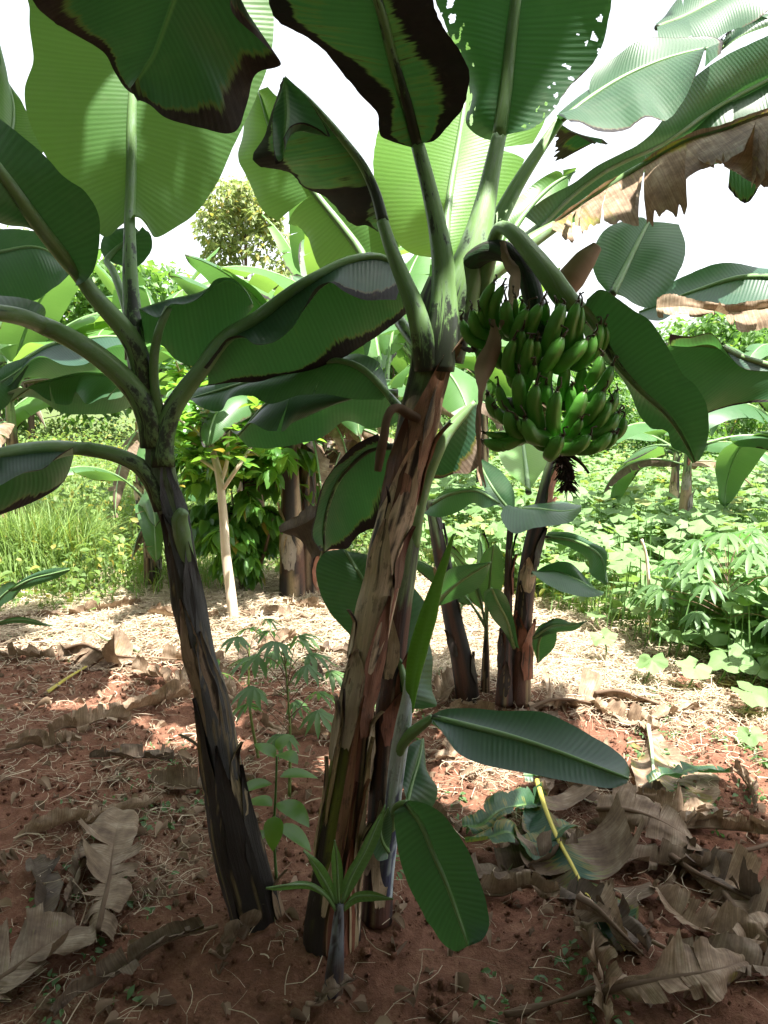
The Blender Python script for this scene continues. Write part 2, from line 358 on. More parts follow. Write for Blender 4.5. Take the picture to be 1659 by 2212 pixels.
# ---------------------------------------------------------------- banana leaves
def blade(mb, Lf, Md, Rt, ns=70, nv=10, bul=.06, wave=.010, wf=5.0, rag=.02, tears=(0, 0), gap=.05, curl=.15,
          dry=(0, 0.), tan=0., young=0., seed=0, crump=0., holes=0., flip=False, floor=False, us=None, drynoise=.35):
    """Lf, Md, Rt: world polylines from leaf base to tip. dry=(overall, marginal width)"""
    rs = np.random.default_rng(seed+11)
    u0 = np.linspace(0, 1, 200)
    M0 = crom(Md, us=u0); mlen = np.concatenate([[0], np.cumsum(np.linalg.norm(np.diff(M0, axis=0), axis=1))])
    for side, Eg in ((-1, Lf), (1, Rt)):
        if Eg is None: continue
        nt = tears[0] if side < 0 else tears[1]
        cuts = [0.0]+sorted(rs.uniform(.06, .97, nt).tolist())+[1.0]
        cuts = [c for i, c in enumerate(cuts) if i == 0 or c-cuts[i-1] > .012 or i == len(cuts)-1]
        for k in range(len(cuts)-1):
            a0, a1 = cuts[k], cuts[k+1]
            m = max(3, int(round((a1-a0)*ns))+1)
            s = np.linspace(a0, a1, m)[:, None]; a = np.linspace(0, 1, nv)[None, :]
            sc = (a0+a1)/2
            g = gap*rs.uniform(.5, 1.6) if nt else 0.0
            dep = rs.uniform(.0, .35) if crump == 0 else 0.0      # a tear stops short of the midrib
            aa = np.clip((a-dep)/(1-dep), 0, 1)
            se = s+(sc-s)*np.minimum(.9, g*8*(a1-a0)**0.3)*aa**1.5*.35 if nt else s+0*a
            se = np.clip(se, 0, 1)
            Mp = crom(Md, us=np.clip(s+0*a, 0, 1).ravel()).reshape(m, nv, 3)
            Ep = crom(Eg, us=se.ravel()).reshape(m, nv, 3)
            sm = np.interp(s+0*a, u0, mlen)
            sh = 1-rag*(vn(se*70, 3.3*side, k, seed)*.6+vn(se*17, 1.7*side, k, seed+5)) if rag else 1.0
            if nt: sh = sh*(1-rs.uniform(0, .10)*(1 if rag < .1 else 2.5))
            D = Ep-Mp; wd = np.linalg.norm(D, axis=-1)
            T = nrm(crom(Md, us=np.clip(s+.01, 0, 1).ravel())-crom(Md, us=np.clip(s-.01, 0, 1).ravel())).reshape(m, 1, 3)
            N = nrm(np.cross(D*side, np.broadcast_to(T, D.shape)))
            if flip: N = -N
            A = (a*sh)[..., None]
            P = Mp+D*A
            am = (a*sh)
            P = P+N*(bul*4*am*(1-am)*wd)[..., None]
            wv = (vn(sm*wf, am*.8+side*9, 0, seed)-.5)*2
            P = P+N*(wave*wv*am**1.5*2)[..., None]
            rip = np.sin((sm-am*wd*.22)*2*math.pi/.0135)*.00025*np.sin(np.clip(am, 0, 1)*math.pi)**.5
            P = P+N*rip[..., None]
            if nt and curl:
                c = rs.normal(0, curl); P = P+N*(c*am**2*wd)[..., None]
                c2 = rs.normal(0, curl*.6); P = P+N*(c2*(s-sc)/(a1-a0+.02)*am**2*wd)[..., None]
            if crump:
                rd = 1-np.abs(2*vn(sm*9+k*3, am*1.4, side*3+k, seed+3)-1)
                rd2 = 1-np.abs(2*fbm(P[..., 0]*13, P[..., 1]*13, P[..., 2]*13, seed+9, 3)-1)
                lat = vn(sm*30, am*2, k*7.7, seed+31)-.5
                P = P+N*((crump*(rd*.9+rd2*.9-.6)+crump*.7*lat)*am**.7)[..., None]
                cc = rs.uniform(-.2, 1.)*curl*2.2
                P[..., 2] += (np.maximum(0, cc)*.8*am**2.*wd*(.3+1.3*vn(sm*5, 0, k, seed+2)) if floor else np.maximum(0, cc)*am**2.2*wd*.7)
                P = P-D*(np.maximum(0, cc)*(.75 if floor else .3)*am**2.5)[..., None]
            if floor:
                gz = gh(P[..., 0], P[..., 1]); P[..., 2] = np.where(P[..., 2] < gz+.006, gz+.006+.02*vn(P[..., 0]*30, P[..., 1]*30, 0, seed), P[..., 2])
            q = sm-am*wd*.22
            tooth = vn(q*95, am*1.2+side*5, 0, seed+1)
            ew = dry[1]*(.1+2.0*vn(se*5, side*4., 0, seed+8)**1.4)
            dv = dry[0]*(.6+.8*vn(sm*3, am*3+side, 0, seed+4))+np.clip((am-(1-ew*2.4))/np.maximum(ew*2.4, 1e-3), 0, 1)*.85*(ew > .004)
            dv = dv+sst(.93, 1, s+0*a)*.5*(dry[1] > 0.02)
            C = np.stack([np.clip(dv, 0, 1), tan+0*dv, young+0*dv], -1)
            U = np.stack([sm, side*am*wd], -1)
            fc = grid_faces(m, nv, flip=(side > 0) != flip)
            if holes:
                cen = (P[:-1, :-1]+P[1:, 1:])/2
                hn = vn(sm[:-1, :-1]*90, am[:-1, :-1]*wd[:-1, :-1]*90, side*2., seed+77)
                keep = ~((hn > 1-holes*1.1) & (am[:-1, :-1] > .68) & (vn(sm[:-1, :-1]*6, side, 0, seed+6) > .5))
                fc = fc.reshape(m-1, nv-1, 4)[keep]
            mb.add(P.reshape(-1, 3), fc.reshape(-1, 4), U.reshape(-1, 2), C.reshape(-1, 3))
def midrib(parent, P, rad, dark=0.,  ns=8, name='midrib', up=None, groove=0., n=None, cap=True):
    lob = (lambda t, th: 1-groove*np.exp(-((np.abs(th-math.pi*0)-0)/.55)**2)) if groove else None
    V, Fc, U, (t, th) = tube_data(P, rad, ns, n=n or max(14, len(P)*5), up=up, lobes=lob)
    C = np.stack([dark+.42*np.clip(1-t/.35, 0, 1)*(dark > .04), 0*t, 0*t], -1)
    return mesh(name, V, Fc, M_PET, parent, uv=U, colr=C)
def leaf(parent, Lf, Md, Rt, pet=None, r=(.018, .004), dark=.1, rib=True, ribcut=1.0, extra=None, **k):
    """one leaf of a plant: blade mesh plus its midrib as a sub-part"""
    mb = MB(); blade(mb, Lf, Md, Rt, **k)
    if extra:
        for e in extra: blade(mb, *e[0], **{**k, **e[1]})
    o = mb.build('leaf', M_LEAF, parent)
    if rib:
        C = crom(Md, 14)[:max(3, int(14*ribcut))]
        if pet is not None:
            pp = np.asarray(pet); C = np.concatenate([crom(pp, 8)[:-1], C])
            l1 = np.linalg.norm(np.diff(crom(pp, 8), axis=0), axis=1).sum(); l2 = np.linalg.norm(np.diff(crom(Md, 14), axis=0), axis=1).sum()
            rm = r[1]+(r[0]-r[1])*.35 if len(r) == 2 else r[1]
            rad = [r[0]]*1+list(np.linspace(r[0], rm, 8)[1:])+list(np.linspace(rm, r[-1], len(C)-8))
        else: rad = list(np.linspace(r[0], r[-1], len(C)))
        L = np.concatenate([[0], np.cumsum(np.linalg.norm(np.diff(C, axis=0), axis=1))]); L /= L[-1]
        rf = lambda t, L=L, rad=rad: np.interp(t, L, rad)
        midrib(o, C, rf, dark, n=34)
    return o
def auto_leaf(parent, base, az, L, wd, pitch=70, droop=70, seed=0, petl=.25, r=.02, fold=.35, **k):
    """a leaf grown from a crown: rises at pitch and bends over by droop degrees"""
    rs = np.random.default_rng(seed)
    n = 12; p = R(pitch); P = [np.array(base, float)]; st = L*(1+petl)/n
    az2 = az
    for i in range(n):
        p2 = p-R(droop)*((i+1)/n)**1.5
        az2 += rs.normal(0, .02)
        P.append(P[-1]+st*np.array([math.cos(az2)*math.cos(p2), math.sin(az2)*math.cos(p2), math.sin(p2)]))
    P = np.array(P); kp = max(2, int(round(n*petl/(1+petl)))+1)
    pet, Md = P[:kp], P[kp-1:]
    T = nrm(np.gradient(Md, axis=0)); S = nrm(np.cross(T, [0, 0, 1.])); U = np.cross(S, T)
    t = np.linspace(0, 1, len(Md)); pr = np.sin(np.clip(t*.93+.07, 0, 1)**.72*math.pi)**.55
    pr[-1] = .02; pr[0] = .25
    w = wd*pr
    tw = rs.normal(0, .2)
    fl = fold*(1+.5*rs.normal(0, .5)); fr = fold*(1+.5*rs.normal(0, .5))
    Lf = Md-S*(w*math.cos(fl+tw))[:, None]-U*(w*math.sin(fl+tw))[:, None]
    Rt = Md+S*(w*math.cos(fr-tw))[:, None]-U*(w*math.sin(fr-tw))[:, None]
    a = dict(ns=30, nv=5, bul=.08, wave=.02, wf=4, rag=.03); a.update(k)
    return leaf(parent, Lf, Md, Rt, pet=pet, r=(r, .004), seed=seed, **a)
# ---------------------------------------------------------------- pseudostems
def stem_col(n, seed, t, th, green=0., tanp=.35, wet=.5, U=None):
    """sheath colours: black rotted patches, rusty brown, tan papery strips, green at the top"""
    x = th*2.2
    a = fbm(np.sin(th)*3.+9, np.cos(th)*3., t*3, seed, 4); b = fbm(np.sin(th)*5.5, np.cos(th)*5.5+5, t*2.2, seed+3, 4)
    C = np.array([.022, .017, .018])+0*t[:, None]
    C = C+(np.array([.10, .040, .026])-C)*sst(.44, .60, a)[:, None]
    C = C+(np.array([.34, .235, .15])-C)*sst(1-tanp*.9, 1-tanp*.9+.05, b+.12)[:, None]
    s2 = vn(np.sin(th)*9, np.cos(th)*9, t*1.3, seed+8)
    C = C+(np.array([.30, .22, .11])-C)*(sst(.80, .84, s2)*.8)[:, None]
    gm = sst(.45, .6, green+(a-.5)*.9)
    C = C+(np.array([.18, .25, .11])*(0.7+.6*b[:, None])-C)*gm[:, None]
    return C
def stem(parent, P, rad, seed=0, nseg=28, n=60, colf=None, lob=.045, name='pseudostem', **kc):
    l = lambda t, th: 1+lob*np.sin(2*th+seed+t*3)+lob*.7*np.sin(3*th+1.3*seed-4*t)+lob*.9*(fbm(np.sin(th)*2.5, np.cos(th)*2.5, t*5, seed, 3)-.5)*2
    V, Fc, U, (t, th) = tube_data(P, rad, nseg, n=n, lobes=l, cap=True)
    C = (colf or (lambda t, th, V: stem_col(len(t), seed, t, th, **kc)))(t, th, V)
    return mesh(name, V, Fc, M_STEM, parent, uv=U, colr=C)
def sheath(parent, P, rad, t0, t1, th0, half, seed, colr, flare=.03, lift=.005, top=.5, name='dry_sheath', bottom=.3):
    """old leaf sheath wrapped on the stem: a curved plate whose top runs to a point and peels off"""
    C = crom(P, 80); r = np.interp(np.linspace(0, 1, 80), np.linspace(0, 1, len(rad)), rad)
    T = nrm(np.gradient(C, axis=0)); e1 = nrm(np.array([1., 0, 0])-(T@np.array([1., 0, 0]))[:, None]*T); e2 = np.cross(e1, T)
    if e2[:, 1].mean() > 0: e2 = -e2
    m, q = 26, 13
    s = np.linspace(0, 1, m)[:, None]; a = np.linspace(-1, 1, q)[None, :]
    wprof = np.where(s > 1-top, np.maximum(.04, (1-(s-(1-top))/top))**.8, 1)*np.where(s < bottom, .55+.45*s/max(bottom, 1e-3), 1)
    wprof = wprof*(1+.18*(vn(s*9, 2, 0, seed)-.5))
    jag = (vn(a*5, s*0, 1, seed)-.5)*.05*(1-s)
    t = np.clip(t0+(t1-t0)*(s+jag*(s < .1)), 0, 1)
    th = th0+half*a*wprof+.3*(s-.5)*math.sin(seed)
    ii = t*79; i0 = np.clip(np.floor(ii).astype(int), 0, 78); f = (ii-i0)[..., None]
    pick = lambda A: A[i0]*(1-f)+A[i0+1]*f
    Cp, E1, E2 = pick(C), pick(e1), pick(e2); rp = (r[i0]*(1-f[..., 0])+r[i0+1]*f[..., 0])
    rr = rp*1.015+lift*.6+flare*np.clip((s-.72)/.28, 0, 1)**1.6+.006*np.abs(a)**3*(.4+s)+.006*(vn(th*3, t*30, 0, seed)-.3)
    V = Cp+rr[..., None]*(np.sin(th)[..., None]*E1+np.cos(th)[..., None]*E2)
    V2 = V-(.003)*nrm(np.sin(th)[..., None]*E1+np.cos(th)[..., None]*E2)
    U = np.stack([th*rp, t*1.6+0*th], -1)
    ca = np.array(colr); nb = fbm(th*3.5+seed, t*5, 0, seed, 4)[..., None]
    C1 = ca*(.75+.5*nb); C1 = C1+(np.array([.03, .018, .014])-C1)*sst(.64, .72, nb); sk = vn(th*9, t*2.5, 0, seed+2)[..., None]; C1 = C1+(np.array([.30, .22, .11])-C1)*sst(.80, .84, sk)*.7*(t[..., None] < .6)*(ca.sum() < .3)
    mb = MB(); mb.add(V, grid_faces(m, q), U, C1.reshape(-1, 3)); mb.add(V2, grid_faces(m, q, flip=True), U, (C1*.6).reshape(-1, 3))
    return mb.build(name, M_STEM, parent)
TAN, RUST, BLK, GREY = (.50, .37, .25), (.22, .08, .045), (.035, .026, .024), (.30, .26, .23)
def old_sheaths(parent, P, rad, n, seed, flare=.03, lo=.05, hi=.9, cols=(TAN, RUST, BLK, GREY, TAN)):
    rs = np.random.default_rng(seed)
    for i in range(n):
        t0 = lo+(hi-lo)*(i+rs.uniform(0, .7))/n; ln = rs.uniform(.12, .26)
        sheath(parent, P, rad, t0, min(1, t0+ln), rs.uniform(-1.5, 1.5), rs.uniform(.35, .95), seed*31+i, cols[int(rs.integers(len(cols)))], flare*rs.uniform(.3, 1.3))
# ---------------------------------------------------------------- ground
MOUNDS = []
def gh(x, y):
    x = np.asarray(x, float); y = np.asarray(y, float)
    z = .05*(fbm(x*.9, y*.9, 0, 1, 3)-.5)+.035*(fbm(x*4, y*4, 0, 2, 3)-.5)
    for mx, my, mr, mz in MOUNDS:
        z = z+mz*np.exp(-((x-mx)**2+(y-my)**2)/mr**2)
    return z
def GG(px, py, h=0.0):
    p = G(px, py, 0)
    for _ in range(3): p = G(px, py, float(gh(p[0], p[1]))+h)
    return p
for px, py, r, z in ((560, 2010, .25, .03), (720, 2080, .30, .04), (830, 2010, .2, .03), (1010, 1505, .3, .04), (1120, 1510, .35, .06), (500, 1335, .4, .04), (1290, 2080, .2, .05)):
    p = G(px, py); MOUNDS.append((p[0], p[1], r, z))
MOUNDS.append((-1.55, 3.0, .6, .05)); MOUNDS.append((-1.1, 5.3, .8, .08)); MOUNDS.append((0.9, 1.75, .25, .05))
def build_ground():
    def axis(lo, hi, c0, c1, dn, gr):
        a = list(np.arange(c0, c1, dn)); st = dn
        while a[-1] < hi: st *= gr; a.append(a[-1]+st)
        st = dn
        while a[0] > lo: st *= gr; a.insert(0, a[0]-st)
        return np.array(a)
    X = axis(-450, 450, -2.3, 2.3, .016, 1.045); Y = axis(-60, 600, 1.2, 4.4, .016, 1.03)
    gx, gy = np.meshgrid(X, Y); z = gh(gx, gy)
    near = np.exp(-np.maximum(0, np.hypot(gx*.8, gy-2.5)-2.5)/2)
    cl = fbm(gx*17, gy*17, 0, 21, 4); z = z+near*(.032*(cl-.5)+.035*np.maximum(0, vn(gx*26, gy*26, 0, 33)-.70)*sst(.4, .6, vn(gx*2, gy*2, 0, 5))+.014*(vn(gx*60, gy*60, 0, 44)-.5))
    V = np.stack([gx, gy, z], -1).reshape(-1, 3)
    st = straw_density(gx, gy).ravel(); gr = field_mask(gx, gy).ravel()
    C = np.stack([np.clip(st, 0, 1), gr, 0*st], -1)
    mesh('ground', V, grid_faces(len(Y), len(X)), M_SOIL, colr=C)['kind'] = 'structure'
    print('ground', len(V))
def dist_img(x, y):
    """where on the plot the mulch was spread: a broad band behind the first row and loose patches before it"""
    return x, y
def straw_density(x, y):
    n = fbm(x*1.1+3, y*1.1, 0, 61, 4); n2 = fbm(x*5, y*5, 0, 62, 3)
    band = sst(3.4, 4.6, y+.30*x)*(1-sst(7.0, 8.5, y))
    left = sst(.9, .4, np.hypot((x+.95)/.8, (y-2.5)/.8))*.5
    bl = sst(1.0, .3, np.hypot((x+1.0)/.6, (y-1.75)/.35))*.5
    midr = sst(1., .5, np.hypot((x-.55)/.6, (y-2.9)/.6))*.55
    rt = sst(1., .4, np.hypot((x-1.3)/.6, (y-1.75)/.5))*.35
    d = np.maximum.reduce([band*.95, left, bl, midr, rt, .11+0*x])
    return d*sst(.28, .62, n*.5+n2*.5+.10*band)
def field_mask(x, y):
    """weedy and pumpkin-grown land: right of the plot, and everything beyond it"""
    e = fbm(x*.8, y*.8, 0, 71, 3)*1.4
    right = sst(0, .5, (x-(.75-.02*y))+(y-4.5)*.30-1.1+e*.5)*sst(3.4, 4.2, y+.2*x)
    far = sst(6.6, 7.6, y+e-.1*x); lf = sst(-1.6, -2.1, x+e*.3)*sst(5.2, 6., y)
    return np.clip(np.maximum.reduce([right, far, lf]), 0, 1)
def build_straw():
    rs = np.random.default_rng(5)
    for name, n0, mat, lab, L, wd in (('straw_mulch', 330000, M_STRAW, 'dry pale straw and cut grass strewn loosely over the red soil', (.02, .13), (.0005, .0014)),):
        x = rs.uniform(-4.2, 4.2, n0); y = 1.15+rs.random(n0)**1.0*7.0
        keep = (np.abs(x) < y*.62+.3) & (rs.random(n0) < straw_density(x, y)*(.30+.7*(y > 2.9))) & (rs.random(n0) > field_mask(x, y)*.85)
        x, y = x[keep], y[keep]; n = len(x)
        az = rs.uniform(0, 2*math.pi, n); ln = rs.uniform(*L, n)*np.where(y > 4, 1.2, 1); w = rs.uniform(*wd, n)*np.clip(y/2.6, .9, 2.2)
        z = gh(x, y)+.012+rs.random(n)*.018*(1+straw_density(x, y)*1.5)
        nseg = 4; t = np.linspace(-.5, .5, nseg)[None, :]
        bend = rs.normal(0, .9, n)[:, None]; lift = np.abs(rs.normal(0, .22, n))[:, None]*np.where(rs.random(n) < .25, 1.6, .4)[:, None]
        A = az[:, None]+bend*t
        px = x[:, None]+ln[:, None]*t*np.cos(A); py = y[:, None]+ln[:, None]*t*np.sin(A)
        pz = np.maximum(z[:, None]+ln[:, None]*(t+.1)*lift, gh(px, py)+.010)
        C = np.stack([px, py, pz], -1); S = np.stack([-np.sin(A), np.cos(A), rs.normal(0, .5, (n, 1))+0*A], -1)*w[:, None, None]
        V = np.stack([C-S, C+S], 2).reshape(-1, 3)
        b = (np.arange(n)*nseg*2)[:, None]; k = np.arange(nseg-1)[None, :]*2
        Fc = np.stack([b+k, b+k+1, b+k+3, b+k+2], -1).reshape(-1, 4)
        cv = np.repeat(np.stack([rs.random(n), 0*x, 0*x], -1), nseg*2, axis=0)
        tag(mesh(name, V, Fc, mat, colr=cv), lab, 'straw', kind='stuff'); print(name, n)
    # shreds of withered leaf
    n = 5200; x = rs.uniform(-3.4, 3.4, n*4); y = rs.uniform(1.2, 7, n*4)
    keep = (rs.random(n*4) < straw_density(x, y)+.10) & (np.abs(x) < y*.6+.2) & (field_mask(x, y) < .4)
    x, y = x[keep][:n], y[keep][:n]; n = len(x)
    TV, TF = ell(5, .26, .9, .6); X, Y, Z = frames(n, rs, .4)
    V, Fc = scatter(TV, TF, np.stack([x, y, gh(x, y)+.012], -1), X, Y, Z, rs.uniform(.02, .085, n)*rs.uniform(.6, 1, n))
    tag(mesh('leaf_litter', V, Fc, M_DRY, colr=np.repeat(np.stack([rs.random(n), 0*x, 0*x], -1), len(TV), axis=0)), 'small brown shreds of withered leaf scattered on the soil', 'leaf litter', kind='stuff')
    # soil clods
    n = 16000; x = rs.uniform(-2.4, 2.4, n); y = 1.2+rs.random(n)**1.2*4
    keep = (np.abs(x) < y*.6+.2) & (rs.random(n) < .25+vn(x*3, y*3, 0, 91)); x, y = x[keep], y[keep]; n = len(x)
    TV = []; 
    for i in range(3):
        ph = [-.9, 0, .9][i]
        for j in range(6): TV.append((math.cos(ph)*math.cos(j*math.pi/3+i*.4), math.cos(ph)*math.sin(j*math.pi/3+i*.4), math.sin(ph)))
    TV = np.array(TV)*(1+.25*(vn(np.arange(18)*3.3, 1, 1, 3)-.5))[:, None]; TF = grid_faces(3, 6, closed=True); TF = np.concatenate([TF, [[12, 13, 14, 15], [12, 15, 16, 17]]])
    X, Y, Z = frames(n, rs, 1.); sc = np.clip(rs.lognormal(-5.5, .6, n), .0015, .022)
    V, Fc = scatter(TV, TF, np.stack([x, y, gh(x, y)+.008+sc*.2], -1), X, Y, Z, sc)
    V = V+(vn(V[:, 0]*150, V[:, 1]*150, V[:, 2]*150, 4)[:, None]-.5)*.006
    tag(mesh('soil_clods', V, Fc, M_SOIL, colr=np.zeros((len(V), 3))), 'small crumbly clods of red earth', 'soil', kind='stuff')
def build_weeds():
    """tiny green seedlings and cut greens lying about the soil"""
    rs = np.random.default_rng(15); n0 = 5000
    x = rs.uniform(-2.4, 2.4, n0); y = rs.uniform(1.25, 5.5, n0)
    k = (np.abs(x) < y*.6+.2) & (rs.random(n0) < sst(.54, .72, fbm(x*2.2, y*2.2, 0, 95, 3))); x, y = x[k], y[k]; n = len(x)
    rep = 4; x = np.repeat(x, rep)+rs.normal(0, .015, n*rep); y = np.repeat(y, rep)+rs.normal(0, .015, n*rep); n = len(x)
    TV, TF = ell(3, .28, .2, .3); X, Y, Z = frames(n, rs, .35)
    V, Fc = scatter(TV, TF, np.stack([x, y, gh(x, y)+.014+rs.random(n)*.015], -1), X, Y, Z, rs.uniform(.010, .032, n))
    tag(mesh('weed_seedlings', V, Fc, M_CASS, colr=np.repeat(np.stack([rs.random(n), 0*x, 0*x], -1), len(TV), axis=0)), 'tiny green weed seedlings sprouting from the red soil', 'weeds', kind='stuff')
def blades(name, x, y, h, w, rs, mat, label, cat, lean=.35, yel=.15, nseg=5, zoff=0):
    n = len(x); az = rs.uniform(0, 2*math.pi, n); t = np.linspace(0, 1, nseg)[None, :]
    ln = (np.abs(rs.normal(lean, lean*.6, n)))[:, None]
    cx = x[:, None]+np.cos(az)[:, None]*h[:, None]*ln*t**2; cy = y[:, None]+np.sin(az)[:, None]*h[:, None]*ln*t**2
    cz = gh(x, y)[:, None]+h[:, None]*(t-.35*np.minimum(1.5, ln)*t**3)+zoff
    C = np.stack([cx, cy, cz], -1); S = np.stack([-np.sin(az), np.cos(az), 0*az], -1)[:, None, :]*(w[:, None]*(1-t**2*.96))[..., None]
    V = np.stack([C-S, C+S], 2).reshape(-1, 3)
    b = (np.arange(n)*nseg*2)[:, None]; k = np.arange(nseg-1)[None, :]*2
    Fc = np.stack([b+k, b+k+1, b+k+3, b+k+2], -1).reshape(-1, 4)
    cv = np.repeat(np.stack([rs.random(n), (rs.random(n) < yel)*rs.random(n), 0*x], -1), nseg*2, axis=0)
    return tag(mesh(name, V, Fc, mat, colr=cv), label, cat, kind='stuff')
def lobed(nr=15, seed=0, cup=.18):
    """broad five-lobed pumpkin leaf, unit radius, stalk at the origin, facing +z"""
    th = np.linspace(-math.pi*.93, math.pi*.93, nr); r = .86+.14*np.cos(5*th)*np.cos(th*.3)+.04*np.sin(11*th)
    r = r*(1-.45*np.exp(-((np.abs(th)-math.pi)/.35)**2))
    V = [(0, 0, 0)]
    for f in (.5, 1.):
        for a, b in zip(th, r): V.append((b*f*math.sin(a), b*f*math.cos(a)+.0, cup*(b*f)**2*math.cos(5*a)*.35-cup*.7*(f*b)**3+.05*f*math.sin(3*a)))
    Fq = []
    for i in range(nr-1):
        Fq.append((1+i, 1+nr+i, 2+nr+i, 2+i)); Fq.append((0, 1+i, 2+i, 2+i))
    return np.array(V), Fq
def build_field():
    rs = np.random.default_rng(25)
    # pumpkin vines
    TV, Fq = lobed(); tri = [f[:3] for f in Fq if f[2] == f[3]]+[t for f in Fq if f[2] != f[3] for t in ((f[0], f[1], f[2]), (f[0], f[2], f[3]))]
    TF = np.array(tri)
    n0 = 34000; y = 3.4+rs.random(n0)**1.25*15; x = (rs.random(n0)*1.3-.45)*(y*.62+1)
    m = field_mask(x, y)*sst(-.35, .35, x-.15-.02*y+fbm(x*.7, y*.7, 0, 8, 2)*.7)
    patch = sst(.36, .55, fbm(x*1.1, y*1.1, 0, 18, 3))
    k = rs.random(n0) < m*(.25+.75*patch)*np.clip(.25+.10*y, 0, .8); x, y = x[k], y[k]; n = len(x)
    hh = .10+.38*rs.random(n)**1.1*(.5+.8*fbm(x*1.4, y*1.4, 0, 19, 2)); hh = hh*np.clip(1.1-.0*y, .5, 1.2)
    sc = rs.uniform(.045, .105, n)
    az = rs.uniform(0, 2*math.pi, n); Z = nrm(np.stack([rs.normal(0, .33, n), rs.normal(-.12, .33, n), np.ones(n)], -1))
    Y = nrm(np.stack([np.cos(az), np.sin(az), 0*az], -1)); Y = nrm(Y-(Y*Z).sum(1, keepdims=True)*Z); X = np.cross(Y, Z)
    pos = np.stack([x, y, gh(x, y)+hh], -1)
    V, Fc = scatter(TV, TF, pos, X, Y, Z, sc)
    c = np.repeat(np.stack([rs.random(n), (rs.random(n) < .05)*rs.random(n), 0*x], -1), len(TV), axis=0)
    tag(mesh('pumpkin_vines', V, Fc, M_PUMP, colr=c), 'dense mat of broad pumpkin leaves covering the ground on the right', 'pumpkin vines', kind='stuff')
    # their stalks
    a0 = pos.copy(); b0 = np.stack([x+rs.normal(0, .05, n), y+rs.normal(0, .05, n), gh(x, y)], -1)
    w = np.stack([np.full(n, .0032), 0*x, 0*x], -1); w2 = np.stack([0*x, np.full(n, .0032), 0*x], -1)
    V = np.stack([a0-w, a0+w, b0+w, b0-w, a0-w2, a0+w2, b0+w2, b0-w2], 1).reshape(-1, 3); b = np.arange(n)[:, None]*8
    Fc = np.concatenate([b+np.array([[0, 1, 2, 3]]), b+np.array([[4, 5, 6, 7]])])
    tag(mesh('pumpkin_stalks', V, Fc, M_STALK, colr=np.full((len(V), 3), (.6, 0, 0))), 'upright green stalks holding the pumpkin leaves', 'pumpkin vines', kind='stuff')
    print('pumpkin', n)
    # low mixed weeds: field beyond and between
    TV, TF = ell(3, .30, .15, .35)
    n0 = 150000; y = 3.4+rs.random(n0)**1.6*34; x = rs.uniform(-1, 1, n0)*(y*.60+1)
    patch = fbm(x*1.6, y*1.6, 0, 28, 3)
    k = rs.random(n0) < field_mask(x, y)*(.15+.85*sst(.35, .6, patch)); x, y, patch = x[k], y[k], patch[k]; n = len(x)
    hh = rs.random(n)*(.06+.42*sst(.35, .7, patch))*np.clip(.6+y*.035, .6, 1.7)
    X, Y, Z = frames(n, rs, .5); sc = rs.uniform(.03, .085, n)*np.clip(.8+y*.045, .8, 2.4)
    V, Fc = scatter(TV, TF, np.stack([x, y, gh(x, y)+hh], -1), X, Y, Z, sc)
    yl = (rs.random(n) < .16)*rs.random(n)
    tag(mesh('field_weeds', V, Fc, M_GRASS, colr=np.repeat(np.stack([rs.random(n), yl, 0*x], -1), len(TV), axis=0)), 'low pale green weeds growing all over the field', 'weeds', kind='stuff')
    # grass
    n0 = 60000; y = 4.6+rs.random(n0)**1.3*12; x = rs.uniform(-1, 1, n0)*(y*.56+.6)
    lf = sst(-.9, -1.6, x)*sst(5.4, 6.6, y)
    d = np.maximum(lf*sst(.3, .5, fbm(x*1.8, y*1.8, 0, 38, 3)), .18*field_mask(x, y)); k = rs.random(n0) < d; x, y = x[k], y[k]; n = len(x)
    tall = sst(1., .3, np.hypot((x+2.9)/.7, (y-6.6)/.8))
    h = rs.uniform(.08, .30, n)*(1+tall*2.2)
    blades('tall_grass', x, y, h, rs.uniform(.003, .007, n), rs, M_GRASS, 'rough green and straw-coloured grass growing behind the mulch', 'grass', .45)
    n = 3000; a = rs.random(n)*2*math.pi; rr = rs.random(n)**.6
    p = G(105, 1235); x = p[0]+rr*np.cos(a)*.42; y = p[1]+rr*np.sin(a)*.35
    blades('grass_tussock', x, y, rs.uniform(.3, .75, n), rs.uniform(.003, .006, n), rs, M_GRASS, 'tall green grass tussock at the left edge of the mulched plot', 'grass', .5, .1, 7)
def HW(px, py, d, hw): return hw/F*(d/ray(px, py)[1])
def marks(L):
    """(px, py, depth, half width) marks to centre line and radii (surveyed on the photograph)"""
    P = np.array([W(a, b, d) for a, b, d, w in L]); r = np.array([HW(*q) for q in L])
    l = np.concatenate([[0], np.cumsum(np.linalg.norm(np.diff(P, axis=0), axis=1))]); l /= l[-1]
    u = np.linspace(0, 1, 40); return P, np.interp(u, l, r), l
def petiole(parent, L, dark=.1, ns=14, name='petiole', groove=0., up=None):
    P, r, _ = marks(L); return midrib(parent, P, list(r), dark, ns, name, n=36, groove=groove, up=up)
def PLW(parent, left, mid, right, d, pet=None, hw=(12, 4), extra=None, **k):
    """leaf from surveyed outlines; d = depths (base, tip) or dict per line; pet = petiole marks"""
    dl, dm, dr = d if isinstance(d, list) else (d, d, d)
    A, B, C = WP(left, dl), WP(mid, dm), WP(right, dr)
    s = HW(mid[0][0], mid[0][1], dm[0] if isinstance(dm, tuple) else dm, 1)
    pp = WP(pet[0], pet[1]) if pet else None
    r = (hw[0]*s, hw[-1]*s) if len(hw) == 2 else tuple(h*s for h in hw)
    ex = [((WP(e[0], e[3]), WP(e[1], e[3]), WP(e[2], e[3])), e[4]) for e in extra] if extra else None
    return leaf(parent, A, B, C, pet=pp, r=r, extra=ex, **k)

